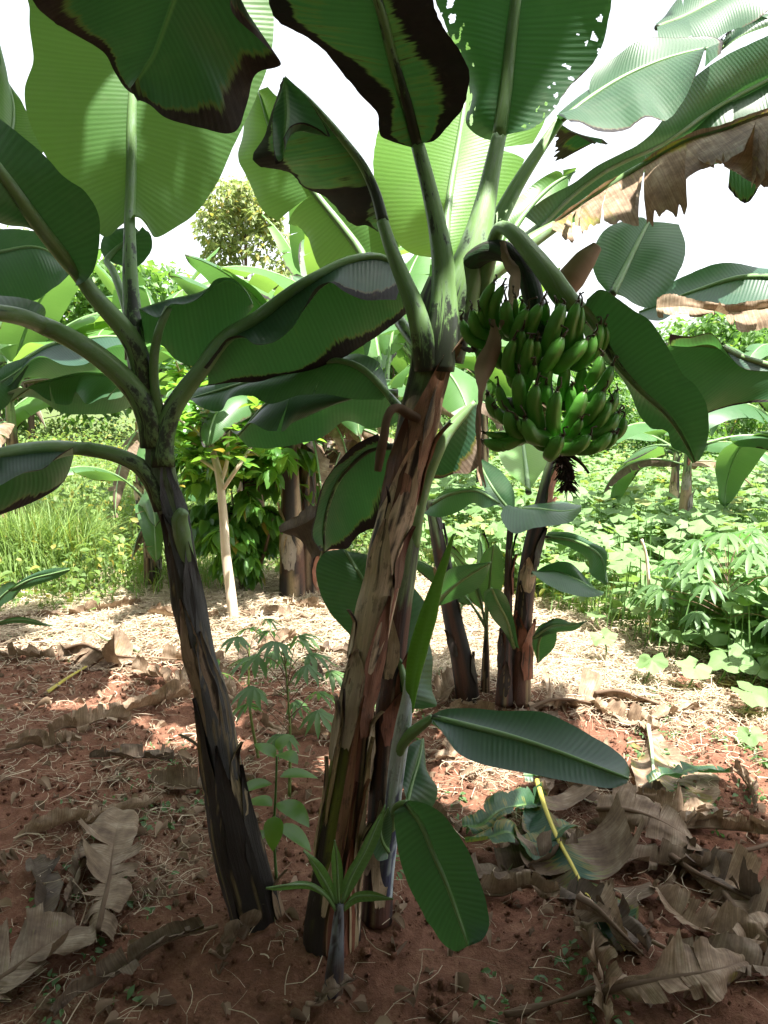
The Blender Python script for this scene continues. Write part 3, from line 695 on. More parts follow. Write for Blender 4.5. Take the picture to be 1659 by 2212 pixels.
# ================================================================ PLANT A (left)
def plant_a():
    b = GG(560, 2010)
    root = thing('banana_plant', 'tall leaning banana plant on the left with a black glossy stem and no fruit', 'banana plant', b)
    L = [(567, 2040, 2.07, 66), (560, 2000, 2.08, 62), (508, 1800, 2.10, 56), (481, 1660, 2.12, 46), (455, 1500, 2.14, 40), (425, 1400, 2.15, 36), (408, 1300, 2.16, 34), (393, 1200, 2.17, 33), (375, 1106, 2.18, 34), (354, 1040, 2.18, 33), (340, 950, 2.19, 34), (316, 850, 2.20, 34), (298, 780, 2.22, 27), (288, 710, 2.24, 19)]
    P, r, l = marks(L); r = r*.87
    def colf(t, th, V):
        n = len(t); a = fbm(np.sin(th)*3.5, np.cos(th)*3.5+4, t*9, 3, 4); s = np.sin(th)
        st = vn(np.sin(th)*13, np.cos(th)*13, t*2.2, 5); st2 = vn(np.sin(th)*6, np.cos(th)*6, t*7, 6)
        C = np.array([.020, .016, .018])+0*t[:, None]
        mix = lambda C, c, m: C+(np.array(c)-C)*np.asarray(m)[:, None]
        C = mix(C, (.15, .16, .19), sst(.48, .72, a)*sst(.20, .55, t)*.9)          # waxy grey bloom up the stem
        C = mix(C, (.075, .075, .10), sst(.5, .7, st2)*.8*sst(.1, .4, t))
        C = mix(C, (.34, .26, .12), sst(.80, .84, st)*sst(.55, .35, t)*.9)
        C = mix(C, (.17, .17, .03), sst(.70, .74, vn(np.sin(th)*14, np.cos(th)*14, t*1.5, 15))*sst(.40, .2, t)*sst(.3, .5, a))
        C = mix(C, (.19, .27, .14), sst(.50, .56, a+.55*(t-.80)+.02*s)*sst(.66, .76, t))
        C = mix(C, (.28, .32, .16), sst(.54, .60, a+.10)*sst(.10, .35, s)*sst(.575, .585, t)*sst(.66, .64, t))
        tri = np.exp(-((s-.05+(t-.50)*2)/(.02+.55*np.clip((t-.425)/.11, 0, 1)*np.clip((.575-t)/.05, 0, 1)))**2)*sst(.43, .44, t)*sst(.56, .545, t)
        C = mix(C, (.33, .22, .155), sst(.35, .6, tri+.3*(a-.5)))
        return C
    stem(root, P, r, 4, colf=colf, nseg=40, n=130, lob=.03)
    # sheath edges and flaps
    for i, (t0, t1, th0, hf, c, fl) in enumerate([(.0, .34, .15, .62, (.035, .028, .03), .004), (.0, .30, 1.0, .5, (.03, .024, .024), .010), (.05, .42, -.75, .6, (.04, .034, .038), .006),
            (.28, .52, .5, .75, (.085, .083, .092), .006), (.36, .575, -.05, .7, (.36, .25, .18), .006), (.44, .66, .75, .8, (.08, .08, .088), .012), (.50, .71, -.3, .9, (.055, .052, .056), .006), (.60, .80, .45, .8, (.10, .105, .125), .005),
            (.66, .84, -.2, .8, (.13, .18, .11), .004), (.22, .34, .9, .4, (.42, .32, .2), .035), (.0, .12, 1.3, .35, (.30, .2, .12), .06), (.26, .36, -1.2, .3, (.40, .30, .18), .05)]):
        sheath(root, P, r, t0, t1, th0, hf, 50+i, c, fl, .003, .45)
    # the cut stub of an old petiole
    petiole(root, [(412, 1260, 2.15, 8), (402, 1200, 2.145, 16), (392, 1150, 2.14, 19), (389, 1118, 2.135, 17), (396, 1104, 2.13, 12)], .0, name='petiole_stub')
    # A1 big upright leaf
    PLW(root, [(266, 478), (225, 508), (165, 440), (100, 345), (62, 200), (84, 150), (80, 90), (78, 40), (60, -20), (50, -150), (110, -330), (230, -430), (330, -470)],
        [(280, 474), (283, 400), (287, 200), (296, 100), (308, 0), (318, -150), (325, -300), (340, -480)],
        [(293, 478), (300, 486), (318, 513), (400, 470), (458, 403), (508, 295), (555, 190), (590, 70), (590, 0), (590, -150), (530, -330), (430, -440), (350, -480)],
        (2.36, 2.62), pet=([(293, 775), (287, 690), (281, 600), (280, 530), (280, 474)], (2.24, 2.36)), hw=(23, 12, 4), seed=1, wave=.030, ns=150, nv=22, rag=.008, bul=.05, dry=(.0, .0), young=.35)
    # A2 dark leaf sweeping to the upper left
    PLW(root, [(152, 590), (118, 545), (70, 515), (30, 500), (-10, 478), (-110, 440), (-250, 330), (-400, 150)],
        [(170, 592), (142, 560), (100, 508), (50, 440), (0, 372), (-100, 260), (-220, 170), (-410, 120)],
        [(178, 590), (205, 558), (219, 500), (217, 445), (185, 400), (147, 377), (80, 330), (0, 275), (-120, 200), (-260, 120), (-400, 90)],
        [(2.14, 1.75), (2.12, 1.75), (2.1, 1.9)], pet=([(318, 880), (308, 800), (285, 735), (240, 680), (200, 635), (170, 592)], (2.19, 2.12)), hw=(30, 17, 6), seed=2, ns=100, nv=16, dry=(.08, .03), wave=.03, tears=(1, 1), gap=.006, curl=.04)
    # upper light strip of the same leaf's folded margin
    # A3 leaf on the long petiole to the left
    PLW(root, [(86, 700), (40, 672), (-30, 660), (-150, 640), (-330, 700)],
        [(90, 702), (50, 686), (0, 676), (-120, 668), (-340, 720)],
        [(90, 700), (93, 676), (84, 660), (50, 650), (0, 647), (-100, 640), (-340, 700)],
        [(2.1, 1.7), (2.12, 1.8), (2.2, 2.0)], pet=([(330, 965), (315, 885), (275, 825), (230, 783), (165, 738), (90, 702)], (2.17, 2.12)), hw=(30, 20, 8), seed=3, ns=60, nv=10)
    # A4 leaf drooping to the left, rust-edged
    PLW(root, [(160, 976), (166, 1000), (150, 1040), (125, 1062), (60, 1095), (0, 1118), (-120, 1150), (-300, 1200)],
        [(158, 968), (120, 966), (80, 968), (40, 972), (0, 980), (-120, 1010), (-300, 1130)],
        [(158, 968), (125, 990), (95, 1020), (50, 1032), (0, 1055), (-100, 1090), (-290, 1200)],
        [(2.25, 2.0), (2.14, 1.8), (2.0, 1.6)], pet=([(352, 1100), (330, 1045), (305, 1010), (270, 990), (220, 975), (158, 968)], (2.16, 2.14)), hw=(22, 15, 7), seed=4, ns=90, nv=16, dry=(.12, .10), wave=.012, bul=.12)
    # A7 the long leaf arching right across the gap, a tent seen from below
    PLW(root, [(442, 795), (470, 764), (500, 738), (530, 738), (557, 756), (592, 752), (635, 718), (662, 668), (692, 620), (712, 609), (740, 622), (790, 637), (862, 640)],
        [(440, 792), (480, 735), (550, 690), (640, 622), (700, 588), (760, 560), (830, 556), (880, 590)],
        [(440, 830), (500, 828), (560, 832), (612, 815), (700, 790), (760, 762), (830, 722), (880, 680)],
        [(2.12, 2.20), (2.20, 2.34), (2.32, 2.40)], pet=([(352, 1010), (352, 950), (372, 885), (405, 835), (440, 792)], (2.16, 2.20)), hw=(27, 18, 6), seed=5, ns=110, nv=18, dry=(.14, .12), wave=.014, bul=.10)
    # A8 smaller leaf on the grooved petiole
    PLW(root, [(302, 670), (345, 690), (372, 664), (400, 665), (425, 657), (452, 635), (470, 612), (496, 607), (530, 632), (546, 656)],
        [(300, 667), (360, 647), (430, 631), (496, 604), (530, 625), (547, 655)],
        [(305, 690), (310, 738), (348, 747), (380, 780), (415, 795), (470, 750), (515, 705), (547, 662)],
        [(2.12, 2.2), (2.2, 2.26), (2.28, 2.3)], rib=False, seed=6, ns=60, nv=12, wave=.008)
    petiole(root, [(345, 900, 2.17, 11), (333, 820, 2.16, 10), (334, 760, 2.15, 10), (345, 710, 2.14, 9), (364, 664, 2.15, 8)], .05, name='petiole')
    # A9 bluish leaf behind the upright petiole
    PLW(root, [(228, 560), (215, 530), (222, 505), (250, 490), (290, 486)], [(232, 560), (250, 540), (275, 520), (300, 500)], [(250, 575), (290, 582), (330, 535), (322, 500), (305, 488)],
        (2.45, 2.5), pet=([(290, 740), (268, 650), (250, 600), (232, 560)], (2.27, 2.45)), hw=(11, 7, 3), seed=7, ns=40, nv=8)
    return root

# ================================================================ PLANT B (fruiting)
LB = [(712, 2110, 1.95, 72), (714, 2060, 1.96, 70), (716, 2000, 1.97, 68), (725, 1900, 1.98, 60), (738, 1780, 1.99, 53), (755, 1640, 2.0, 47), (767, 1540, 2.01, 44), (786, 1440, 2.02, 43), (806, 1340, 2.03, 44), (828, 1230, 2.04, 44), (831, 1200, 2.04, 43), (850, 1130, 2.05, 44), (867, 1060, 2.06, 45), (879, 1000, 2.07, 45), (892, 950, 2.08, 46), (905, 890, 2.09, 48), (920, 830, 2.10, 46), (930, 780, 2.11, 48), (940, 700, 2.12, 52), (948, 640, 2.13, 46), (952, 600, 2.13, 30)]
def plant_b():
    b = GG(715, 2075)
    root = thing('banana_plant', 'banana plant in the middle carrying the green bunch, stem wrapped in torn brown sheaths', 'banana plant', b)
    P, r, l = marks(LB); r = r*.85
    def colf(t, th, V):
        s = np.sin(th); a = fbm(np.sin(th)*4, np.cos(th)*4+4, t*6, 23, 4); b2 = fbm(np.sin(th)*7, np.cos(th)*7, t*6, 24, 4)
        st = vn(np.sin(th)*14, np.cos(th)*14, t*2.0, 25)
        mix = lambda C, c, m: C+(np.array(c)-C)*np.asarray(m)[:, None]
        C = np.array([.026, .018, .016])+0*t[:, None]
        C = mix(C, (.19, .07, .042), sst(.46, .54, a)*sst(.0, .25, s+.35+.2*(a-.5))*sst(.9, .5, t))
        C = mix(C, (.22, .08, .05), sst(.44, .5, a)*sst(.38, .42, t)*sst(.80, .75, t))
        C = mix(C, (.46, .35, .24), sst(.52, .58, b2+.10*np.sin(t*40))*sst(.38, .42, t)*sst(.84, .8, t)*.85)
        C = mix(C, (.34, .25, .14), sst(.70, .74, st)*sst(.5, .3, t)*sst(.0, .35, s))
        C = mix(C, (.16, .18, .02), sst(.46, .56, a+.12*(1-np.abs(t-.27)*5))*sst(.1, -.25, s)*sst(.06, .16, t)*sst(.40, .36, t)*.85)
        C = mix(C, (.17, .25, .10), sst(.47, .55, b2+.25*(t-.9)*2)*sst(.82, .86, t))
        return C
    stem(root, P, r, 9, colf=colf, nseg=44, n=150, lob=.05)
    S = [(.0, .22, .55, .35, (.24, .088, .05), .01, .5), (.02, .36, .95, .30, (.36, .27, .15), .01, .4), (.0, .30, .25, .30, (.15, .052, .03), .006, .6), (.15, .42, .10, .22, (.30, .15, .09), .006, .6), (.34, .48, -.45, .62, (.46, .36, .27), .004, .25),
         (.36, .56, .6, .60, (.20, .085, .052), .006, .5), (.45, .66, -.20, 1.05, (.55, .42, .30), .016, .55), (.57, .66, .95, .4, (.12, .045, .03), .010, .6), (.585, .77, .05, 1.0, (.60, .46, .32), .020, .6), (.66, .80, -.55, .55, (.14, .055, .035), .012, .5),
         (.70, .89, .42, .80, (.30, .15, .09), .018, .55), (.74, .915, .85, .55, (.36, .24, .15), .045, .6), (.30, .40, 1.2, .35, (.48, .38, .26), .03, .6), (.10, .24, 1.15, .35, (.40, .30, .20), .025, .6), (.32, .41, -1.0, .3, (.45, .36, .26), .02, .5), (.46, .53, -1.1, .35, (.40, .3, .2), .03, .7)]
    for i, (t0, t1, th0, hf, c, fl, tp) in enumerate(S): sheath(root, P, r, t0, t1, th0, hf, 150+i, c, fl, .004, tp)
    rs = np.random.default_rng(44)
    for i in range(7):
        t0 = rs.uniform(.02, .72); sheath(root, P, r, t0, min(.98, t0+rs.uniform(.06, .2)), rs.uniform(-1.4, 1.5), rs.uniform(.05, .14), 700+i, [(.55, .42, .29), (.42, .30, .18), (.30, .14, .08), (.62, .50, .37)][i % 4], rs.uniform(.0, .05), .007, .4, name='sheath_strip')
    # the withered petiole hooked over at the left of the stem
    o = petiole(root, [(905, 905, 2.04, 10), (880, 893, 2.03, 12), (862, 882, 2.02, 10), (845, 886, 2.0, 9), (836, 905, 1.99, 9), (830, 940, 1.98, 10), (822, 980, 1.98, 11), (816, 1018, 1.98, 8)], .0, name='withered_petiole'); o.data.materials[0] = M_DRY
    # petioles from the crown
    petiole(root, [(918, 800, 2.06, 24), (915, 745, 2.05, 26), (898, 670, 2.04, 22), (872, 605, 2.05, 18), (846, 540, 2.06, 15), (826, 478, 2.08, 13)], .22)
    petiole(root, [(948, 800, 2.08, 34), (956, 720, 2.07, 34), (960, 640, 2.07, 30), (957, 570, 2.07, 25), (943, 480, 2.08, 20), (925, 400, 2.09, 17), (902, 312, 2.1, 15)], .26, groove=.12)
    petiole(root, [(962, 780, 2.12, 40), (978, 690, 2.11, 46), (998, 620, 2.10, 46), (1020, 555, 2.10, 38), (1037, 490, 2.11, 29), (1052, 420, 2.13, 22), (1066, 350, 2.15, 18), (1078, 295, 2.17, 16)], .22, groove=.12)
    petiole(root, [(1018, 640, 2.16, 20), (1050, 540, 2.2, 20), (1085, 460, 2.24, 18), (1120, 395, 2.27, 15), (1165, 325, 2.3, 12), (1208, 262, 2.32, 10)], .05, groove=.55)
    petiole(root, [(1000, 690, 2.12, 22), (1050, 600, 2.13, 20), (1100, 560, 2.15, 19), (1150, 520, 2.18, 17), (1200, 488, 2.2, 12)], .15)
    # B1
    PLW(root, [(888, 318), (845, 306), (818, 295), (812, 245), (775, 205), (700, 112), (655, 78), (592, 35), (575, -30), (590, -180), (680, -320), (742, -360)],
        [(902, 312), (880, 230), (850, 130), (825, 30), (800, -50), (770, -180), (745, -350)],
        [(915, 305), (940, 300), (968, 275), (1012, 215), (1020, 180), (1002, 110), (968, 70), (945, 20), (925, -60), (880, -200), (780, -330), (748, -360)],
        [(2.1, 2.0), (2.1, 1.85), (2.1, 1.9)], hw=(15, 5), seed=11, ns=130, nv=22, rag=.05, dry=(.30, .20), wave=.014, bul=.08, dark=.3)
    # B2
    PLW(root, [(1062, 296), (1030, 287), (1000, 262), (1008, 200), (985, 120), (955, 50), (925, -30), (930, -200), (1030, -370), (1130, -440)],
        [(1078, 296), (1092, 200), (1105, 80), (1120, -40), (1135, -200), (1150, -440)],
        [(1090, 298), (1118, 294), (1150, 285), (1192, 250), (1232, 190), (1290, 130), (1318, 50), (1322, 0), (1345, -150), (1290, -330), (1170, -430)],
        [(2.19, 2.25), (2.17, 2.15), (2.17, 2.1)], hw=(16, 6), seed=12, ns=300, nv=64, rag=.03, dry=(.02, .02), wave=.028, holes=.21, dark=.0)
    # B3 glowing leaf behind
    PLW(root, [(952, 560), (880, 545), (830, 470), (808, 380), (818, 290), (850, 200), (920, 100), (1000, 20)],
        [(962, 560), (966, 470), (978, 380), (995, 280), (1010, 180), (1035, 20)],
        [(975, 560), (1040, 505), (1095, 435), (1150, 335), (1200, 235), (1190, 150), (1120, 60), (1045, 20)],
        [(2.55, 2.95), (2.45, 2.8), (2.5, 2.9)], pet=([(955, 700), (958, 640), (962, 560)], (2.2, 2.45)), hw=(16, 9, 3), seed=13, ns=110, nv=18, tears=(0, 1), young=.7, wave=.012)
    # B4 bright leaf, upper right
    PLW(root, [(1212, 248), (1268, 195), (1330, 150), (1385, 107), (1450, 98), (1520, 98), (1562, 98)],
        [(1210, 262), (1270, 215), (1350, 165), (1430, 130), (1500, 110), (1562, 100)],
        [(1212, 272), (1255, 275), (1300, 312), (1355, 322), (1395, 296), (1430, 303), (1462, 265), (1495, 200), (1520, 140), (1560, 104)],
        [(2.5, 2.55), (2.36, 2.5), (2.16, 2.3)], hw=(7, 3), seed=14, ns=80, nv=16, tears=(1, 1), dry=(.06, .04), wave=.02)
    # B4b the ragged tatters under it
    PLW(root, [(1200, 275), (1195, 300), (1190, 330), (1180, 365)], [(1212, 268), (1230, 280), (1255, 290), (1300, 300)], [(1215, 268), (1245, 285), (1290, 310), (1320, 312)],
        (2.45, 2.5), rib=False, seed=15, ns=30, nv=10, rag=.25, dry=(.3, .3), tan=.3)
    # B6 dark wide leaf behind, running off to the right
    PLW(root, [(1150, 480), (1195, 410), (1260, 355), (1340, 320), (1440, 270), (1490, 190), (1545, 140), (1660, 80), (1800, 20)],
        [(1165, 490), (1230, 425), (1320, 360), (1430, 310), (1540, 235), (1680, 160), (1850, 60)],
        [(1150, 520), (1240, 475), (1330, 430), (1420, 400), (1520, 365), (1640, 300), (1840, 160)],
        [(2.35, 2.6), (2.45, 2.7), (2.8, 3.1)], pet=([(1010, 640), (1080, 560), (1165, 490)], (2.2, 2.45)), hw=(12, 9, 4), seed=16, ns=90, nv=14, tears=(0, 2), wave=.02)
    PLW(root, [(1075, 520), (1085, 470), (1110, 430), (1150, 395), (1200, 372), (1240, 368)], [(1090, 530), (1120, 480), (1160, 430), (1200, 395), (1242, 370)], [(1100, 545), (1160, 520), (1190, 470), (1225, 420), (1243, 374)],
        (2.6, 2.8), hw=(8, 3), seed=23, ns=50, nv=10, tears=(2, 2), young=.4, wave=.02)
    # B7 the tattered dead leaf
    PLW(root, [(1200, 478), (1290, 408), (1400, 340), (1490, 292), (1560, 270), (1660, 235), (1800, 190)],
        [(1200, 486), (1290, 420), (1400, 352), (1490, 302), (1560, 282), (1660, 246), (1800, 200)],
        [(1205, 525), (1245, 545), (1300, 575), (1345, 590), (1400, 610), (1430, 580), (1480, 590), (1530, 540), (1580, 540), (1620, 520), (1680, 520), (1800, 470)],
        [(2.2, 2.0), (2.2, 2.0), (1.95, 1.6)], hw=(11, 4), seed=17, ns=230, nv=22, tears=(0, 17), gap=.08, curl=.10, crump=.016, rag=.26, dry=(.66, .3), tan=1., wave=.01)
    # B8 leaf snapped over, hanging in front on the right
    petiole(root, [(1040, 640, 2.1, 18), (1062, 540, 2.05, 16), (1080, 492, 2.0, 13), (1110, 505, 1.95, 17), (1150, 550, 1.92, 21), (1190, 600, 1.90, 24), (1222, 645, 1.90, 26), (1262, 672, 1.91, 12), (1300, 725, 1.92, 8)], .0, name='bent_petiole')
    PLW(root, [(1262, 690), (1285, 750), (1312, 790), (1350, 850), (1385, 905), (1405, 921), (1452, 926), (1462, 958), (1490, 975), (1502, 998)],
        [(1255, 672), (1290, 712), (1325, 775), (1385, 845), (1440, 895), (1475, 945), (1502, 998)],
        [(1262, 652), (1294, 628), (1330, 643), (1370, 668), (1405, 688), (1430, 723), (1460, 778), (1475, 808), (1500, 833), (1522, 873), (1525, 923), (1515, 968), (1503, 998)],
        [(2.05, 2.0), (1.93, 1.95), (1.84, 1.90)], hw=(10, 3), seed=18, ns=110, nv=18, wave=.012, bul=.12, young=.0, dark=.3)
    # B5 leaf bent down on the left with its curled tip
    flap = ([(612, 168), (590, 220), (588, 260), (600, 320), (612, 356)], [(614, 168), (618, 210), (620, 245), (616, 290), (612, 340)], [(616, 168), (650, 200), (690, 255), (712, 298), (688, 280), (655, 266), (632, 272), (614, 300)], (2.0, 1.92), dict(rag=.01, dry=(.05, .05)))
    PLW(root, [(834, 497), (808, 485), (780, 488), (740, 466), (700, 432), (640, 406), (620, 385), (550, 366), (532, 356), (562, 300), (580, 250), (600, 200), (611, 172)],
        [(828, 480), (812, 420), (786, 362), (745, 306), (698, 250), (650, 200), (612, 170)],
        [(832, 468), (818, 400), (800, 372), (762, 318), (716, 262), (660, 198), (613, 168)],
        [(2.2, 2.35), (2.08, 2.1), (2.14, 2.12)], hw=(13, 9, 4), seed=19, ns=120, nv=18, rag=.08, dry=(.34, .30), wave=.016, dark=.3, extra=[flap])
    # leaf low on the left, underside in shade
    PLW(root, [(842, 850), (820, 790), (780, 772), (700, 790), (600, 800), (500, 815), (420, 840)],
        [(838, 852), (790, 802), (740, 780), (640, 800), (540, 825), (412, 862)],
        [(835, 858), (780, 870), (700, 862), (640, 862), (575, 880), (540, 860), (492, 870), (480, 896), (440, 890), (410, 866)],
        [(2.32, 2.5), (2.25, 2.45), (2.28, 2.4)], pet=([(880, 900), (860, 880), (838, 852)], (2.12, 2.25)), hw=(14, 8, 4), seed=20, ns=100, nv=16, flip=True, wave=.02, tears=(2, 1), gap=.012, curl=.06)
    # leaf below it, top lit, torn once
    PLW(root, [(716, 862), (700, 880), (650, 905), (628, 915), (612, 940), (590, 950), (560, 935), (535, 958), (520, 945)],
        [(860, 850), (780, 846), (715, 842), (650, 838), (580, 870), (540, 912), (514, 942)],
        [(862, 900), (800, 930), (740, 925), (700, 948), (640, 950), (580, 960), (530, 960)],
        [(2.5, 2.35), (2.45, 2.5), (2.6, 2.6)], hw=(9, 3), seed=21, ns=90, nv=14, tears=(2, 0), gap=.02, wave=.02)
    # leaf to the upper back left
    PLW(root, [(830, 640), (760, 615), (700, 600), (650, 505), (562, 458), (527, 390), (500, 330), (508, 290), (522, 225), (560, 190)],
        [(800, 590), (785, 553), (740, 490), (695, 435), (640, 360), (590, 290), (562, 200)],
        [(850, 600), (862, 520), (830, 440), (760, 360), (680, 280), (610, 215), (565, 190)],
        [(2.8, 2.9), (2.7, 2.85), (2.7, 2.8)], pet=([(930, 780), (860, 690), (800, 590)], (2.2, 2.7)), hw=(14, 10, 4), seed=22, ns=110, nv=18, young=.35, wave=.03, tears=(1, 0), gap=.01)
    bunch(root)
    return root
def finger(parent, pts, rad, seed):
    """one banana: curved, softly five-sided, with neck, blunt end and withered flower"""
    rs = np.random.default_rng(seed); P = crom(pts, 16); L = np.linalg.norm(np.diff(P, axis=0), axis=1).sum()
    prof = lambda t: rad*np.interp(t, [0, .06, .16, .35, .6, .8, .90, .95, .985, 1.0], [.52, .60, .86, 1.0, 1.02, .93, .74, .52, .36, .34])
    ph = rs.uniform(0, 1.2); lob = lambda t, th: 1+(.075*np.cos(5*th+ph)+.02*np.cos(10*th+2*ph))*np.sin(np.clip(t, 0, 1)*math.pi)**.5+.03*np.cos(2*th+ph)
    V, Fc, U, (t, th) = tube_data(P, prof, 20, n=26, lobes=lob, up=(1, 0, .2))
    mb = MB(); C = np.stack([sst(.965, .99, t)*.9+sst(.03, .0, t)*.7, 0*t, 0*t], -1); mb.add(V, Fc, U, C)
    # flower remnant
    d = nrm(P[-1]-P[-2]); e = P[-1]
    k = [e-d*.002, e+d*.006+rs.normal(0, .0015, 3), e+d*.014+rs.normal(0, .004, 3), e+d*.022+rs.normal(0, .007, 3)]
    V, Fc, U, (t, th) = tube_data(k, lambda t: .0030-.0016*t+.0016*(t > .9), 6, n=9); mb.add(V, Fc, U, (1., 0, 0))
    for j in range(3):
        k = [e, e+nrm(d+rs.normal(0, .7, 3))*.006, e+nrm(d*.6+rs.normal(0, .9, 3))*rs.uniform(.008, .014)]
        V, Fc, U, _ = tube_data(k, lambda t: .0019*(1-.7*t), 5, n=5); mb.add(V, Fc, U, (1., 0, 0))
    return mb.build('banana', M_BAN, parent)
def bunch(root):
    z1 = lambda x, y: (972.1+x*.2604, 567+y*.2604)
    z2 = lambda x, y: (972.1+x*.2604, 783.1+y*.2604)
    cx = lambda py: 1150+(py-600)*.10
    # stalk
    L = [(985, 640, 2.12, 22), (1010, 575, 2.08, 22), (1050, 545, 2.04, 22), (1095, 545, 2.0, 22), (1130, 575, 1.97, 22), (1150, 640, 1.95, 23), (1165, 740, 1.94, 20), (1180, 860, 1.93, 17), (1200, 960, 1.92, 12), (1215, 1000, 1.92, 9)]
    P, r, _ = marks(L)
    V, Fc, U, (t, th) = tube_data(P, list(r), 18, n=60, lobes=lambda t, th: 1+.04*np.sin(3*th+t*9))
    n = fbm(np.sin(th)*3, np.cos(th)*3, t*12, 7, 3)
    C = np.array([.022, .060, .022])[None]*(.6+.8*n[:, None]); C = C+(np.array([.02, .014, .012])-C)*sst(.5, .6, n+.5*(t-.5)*0+.35*(t > .93))[:, None]
    b = mesh('fruit_bunch', V, Fc, M_STEM, root, uv=U, colr=C); b['label'] = 'heavy bunch of unripe green bananas in tiers'
    fr = []
    A = lambda *p: fr.append((z1, p)); B = lambda *p: fr.append((z2, p))
    A((330, 520), (285, 340), (365, 165), 50); A((390, 500), (368, 350), (440, 190), 48); A((510, 590), (470, 450), (465, 315), 54); A((560, 500), (545, 400), (545, 290), 26); A((310, 540), (255, 470), (245, 395), 32)
    A((330, 620), (215, 540), (182, 390), 50); A((300, 700), (150, 610), (97, 475), 46); A((550, 660), (575, 520), (640, 385), 56); A((650, 640), (680, 490), (750, 345), 60); A((790, 760), (850, 560), (940, 345), 66)
    A((950, 740), (1000, 520), (1060, 330), 58); A((1000, 720), (1062, 550), (1088, 360), 46); A((270, 790), (250, 760), (215, 725), 44)
    A((430, 850), (375, 720), (368, 580), 48); A((510, 920), (485, 780), (530, 640), 52); A((640, 900), (640, 760), (670, 622), 52); A((710, 840), (722, 740), (722, 645), 38); A((690, 945), (692, 890), (700, 845), 36)
    A((770, 890), (850, 770), (935, 618), 62); A((880, 880), (1010, 775), (1135, 645), 62); A((1060, 860), (1155, 740), (1195, 600), 52); A((1150, 800), (1225, 650), (1248, 510), 48); A((1230, 730), (1285, 640), (1290, 530), 36); A((560, 800), (588, 680), (600, 560), 42)
    A((1120, 1010), (1210, 910), (1255, 775), 52); A((1170, 1110), (1285, 990), (1345, 860), 50)
    B((630, 420), (570, 250), (570, 85), 60); B((745, 520), (695, 340), (715, 185), 62); B((860, 585), (860, 400), (892, 235), 60); B((960, 555), (1050, 400), (1115, 245), 62); B((1110, 480), (1205, 370), (1268, 240), 62)
    B((1200, 500), (1325, 380), (1380, 242), 52); B((1160, 560), (1250, 480), (1330, 330), 46)
    B((470, 470), (360, 390), (312, 270), 48); B((590, 605), (500, 530), (475, 395), 52); B((830, 640), (680, 600), (622, 465), 66); B((580, 640), (400, 690), (278, 650), 52); B((480, 615), (380, 605), (295, 585), 32)
    B((830, 765), (870, 690), (930, 608), 66); B((930, 720), (1070, 690), (1160, 600), 56); B((1080, 725), (1230, 690), (1338, 585), 52); B((1130, 595), (1310, 540), (1392, 425), 54); B((1340, 625), (1425, 550), (1442, 450), 42); B((1250, 690), (1340, 650), (1380, 590), 40)
    B((560, 500), (440, 470), (380, 380), 40); B((700, 610), (620, 560), (560, 470), 40); B((1000, 600), (1050, 540), (1090, 470), 45)
    nf = len(fr)
    B((620, 260), (640, 120), (690, -10), 50); B((760, 300), (790, 150), (820, 20), 52); B((900, 300), (940, 150), (960, 10), 52); B((1040, 300), (1080, 160), (1110, 40), 50); B((560, 200), (500, 90), (470, -20), 44)
    A((620, 560), (610, 440), (600, 330), 40); A((800, 560), (790, 440), (800, 340), 40); A((880, 560), (900, 430), (890, 330), 38); A((480, 620), (430, 500), (420, 400), 40); A((560, 900), (560, 780), (570, 680), 40); A((820, 800), (800, 680), (790, 580), 40); A((1000, 800), (1060, 680), (1090, 570), 40)
    B((700, 640), (560, 560), (500, 450), 46); B((1000, 640), (1100, 600), (1180, 520), 46); B((1150, 400), (1230, 280), (1290, 150), 46); B((520, 420), (430, 300), (400, 190), 42); B((880, 700), (760, 690), (660, 600), 44); B((780, 420), (800, 300), (800, 180), 46); B((980, 430), (1000, 300), (1010, 190), 46)
    for i, (zf, p) in enumerate(fr):
        q = [zf(*a) for a in p[:3]]; w = p[3]*.2604*1.03
        row = (q[0][1]-700)/250.
        def dep(x, y, k):
            c = cx(y); u = min(1., abs(x-c)/170.)
            base = 1.96-.085*math.sqrt(max(0, 1-min(1, u)**2))
            return base+(.045 if i >= nf else 0)-(0, .035, .05)[k]-.035*max(-.5, min(1, row))*(1-u*.5)
        pts = [W(q[k][0], q[k][1], dep(q[k][0], q[k][1], k)) for k in range(3)]
        # the hidden end tucks in behind towards the stalk
        pts = [pts[0]+(W(cx(q[0][1]), q[0][1]+6, 1.93)-pts[0])*.22]+pts
        finger(b, pts, HW(q[1][0], q[1][1], 1.87, w*.97), 300+i)
    # dark cushion of hands around the stalk
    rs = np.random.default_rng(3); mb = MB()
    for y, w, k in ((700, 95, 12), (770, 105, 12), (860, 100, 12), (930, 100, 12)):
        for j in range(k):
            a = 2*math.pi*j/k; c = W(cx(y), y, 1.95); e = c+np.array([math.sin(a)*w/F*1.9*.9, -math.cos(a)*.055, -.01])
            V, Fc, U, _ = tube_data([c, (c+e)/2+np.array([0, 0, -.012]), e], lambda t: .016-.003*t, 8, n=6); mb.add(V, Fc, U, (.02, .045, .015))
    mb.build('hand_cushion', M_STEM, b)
    # withered flower axis under the bunch
    mb = MB(); ax = crom([W(1200, 955, 1.92), W(1213, 985, 1.91), W(1222, 1020, 1.91), W(1226, 1058, 1.91)], 30)
    V, Fc, U, _ = tube_data(ax, lambda t: .015*(1-.5*t)+.003*np.sin(t*50), 10, n=30); mb.add(V, Fc, U, (.3, 0, 0))
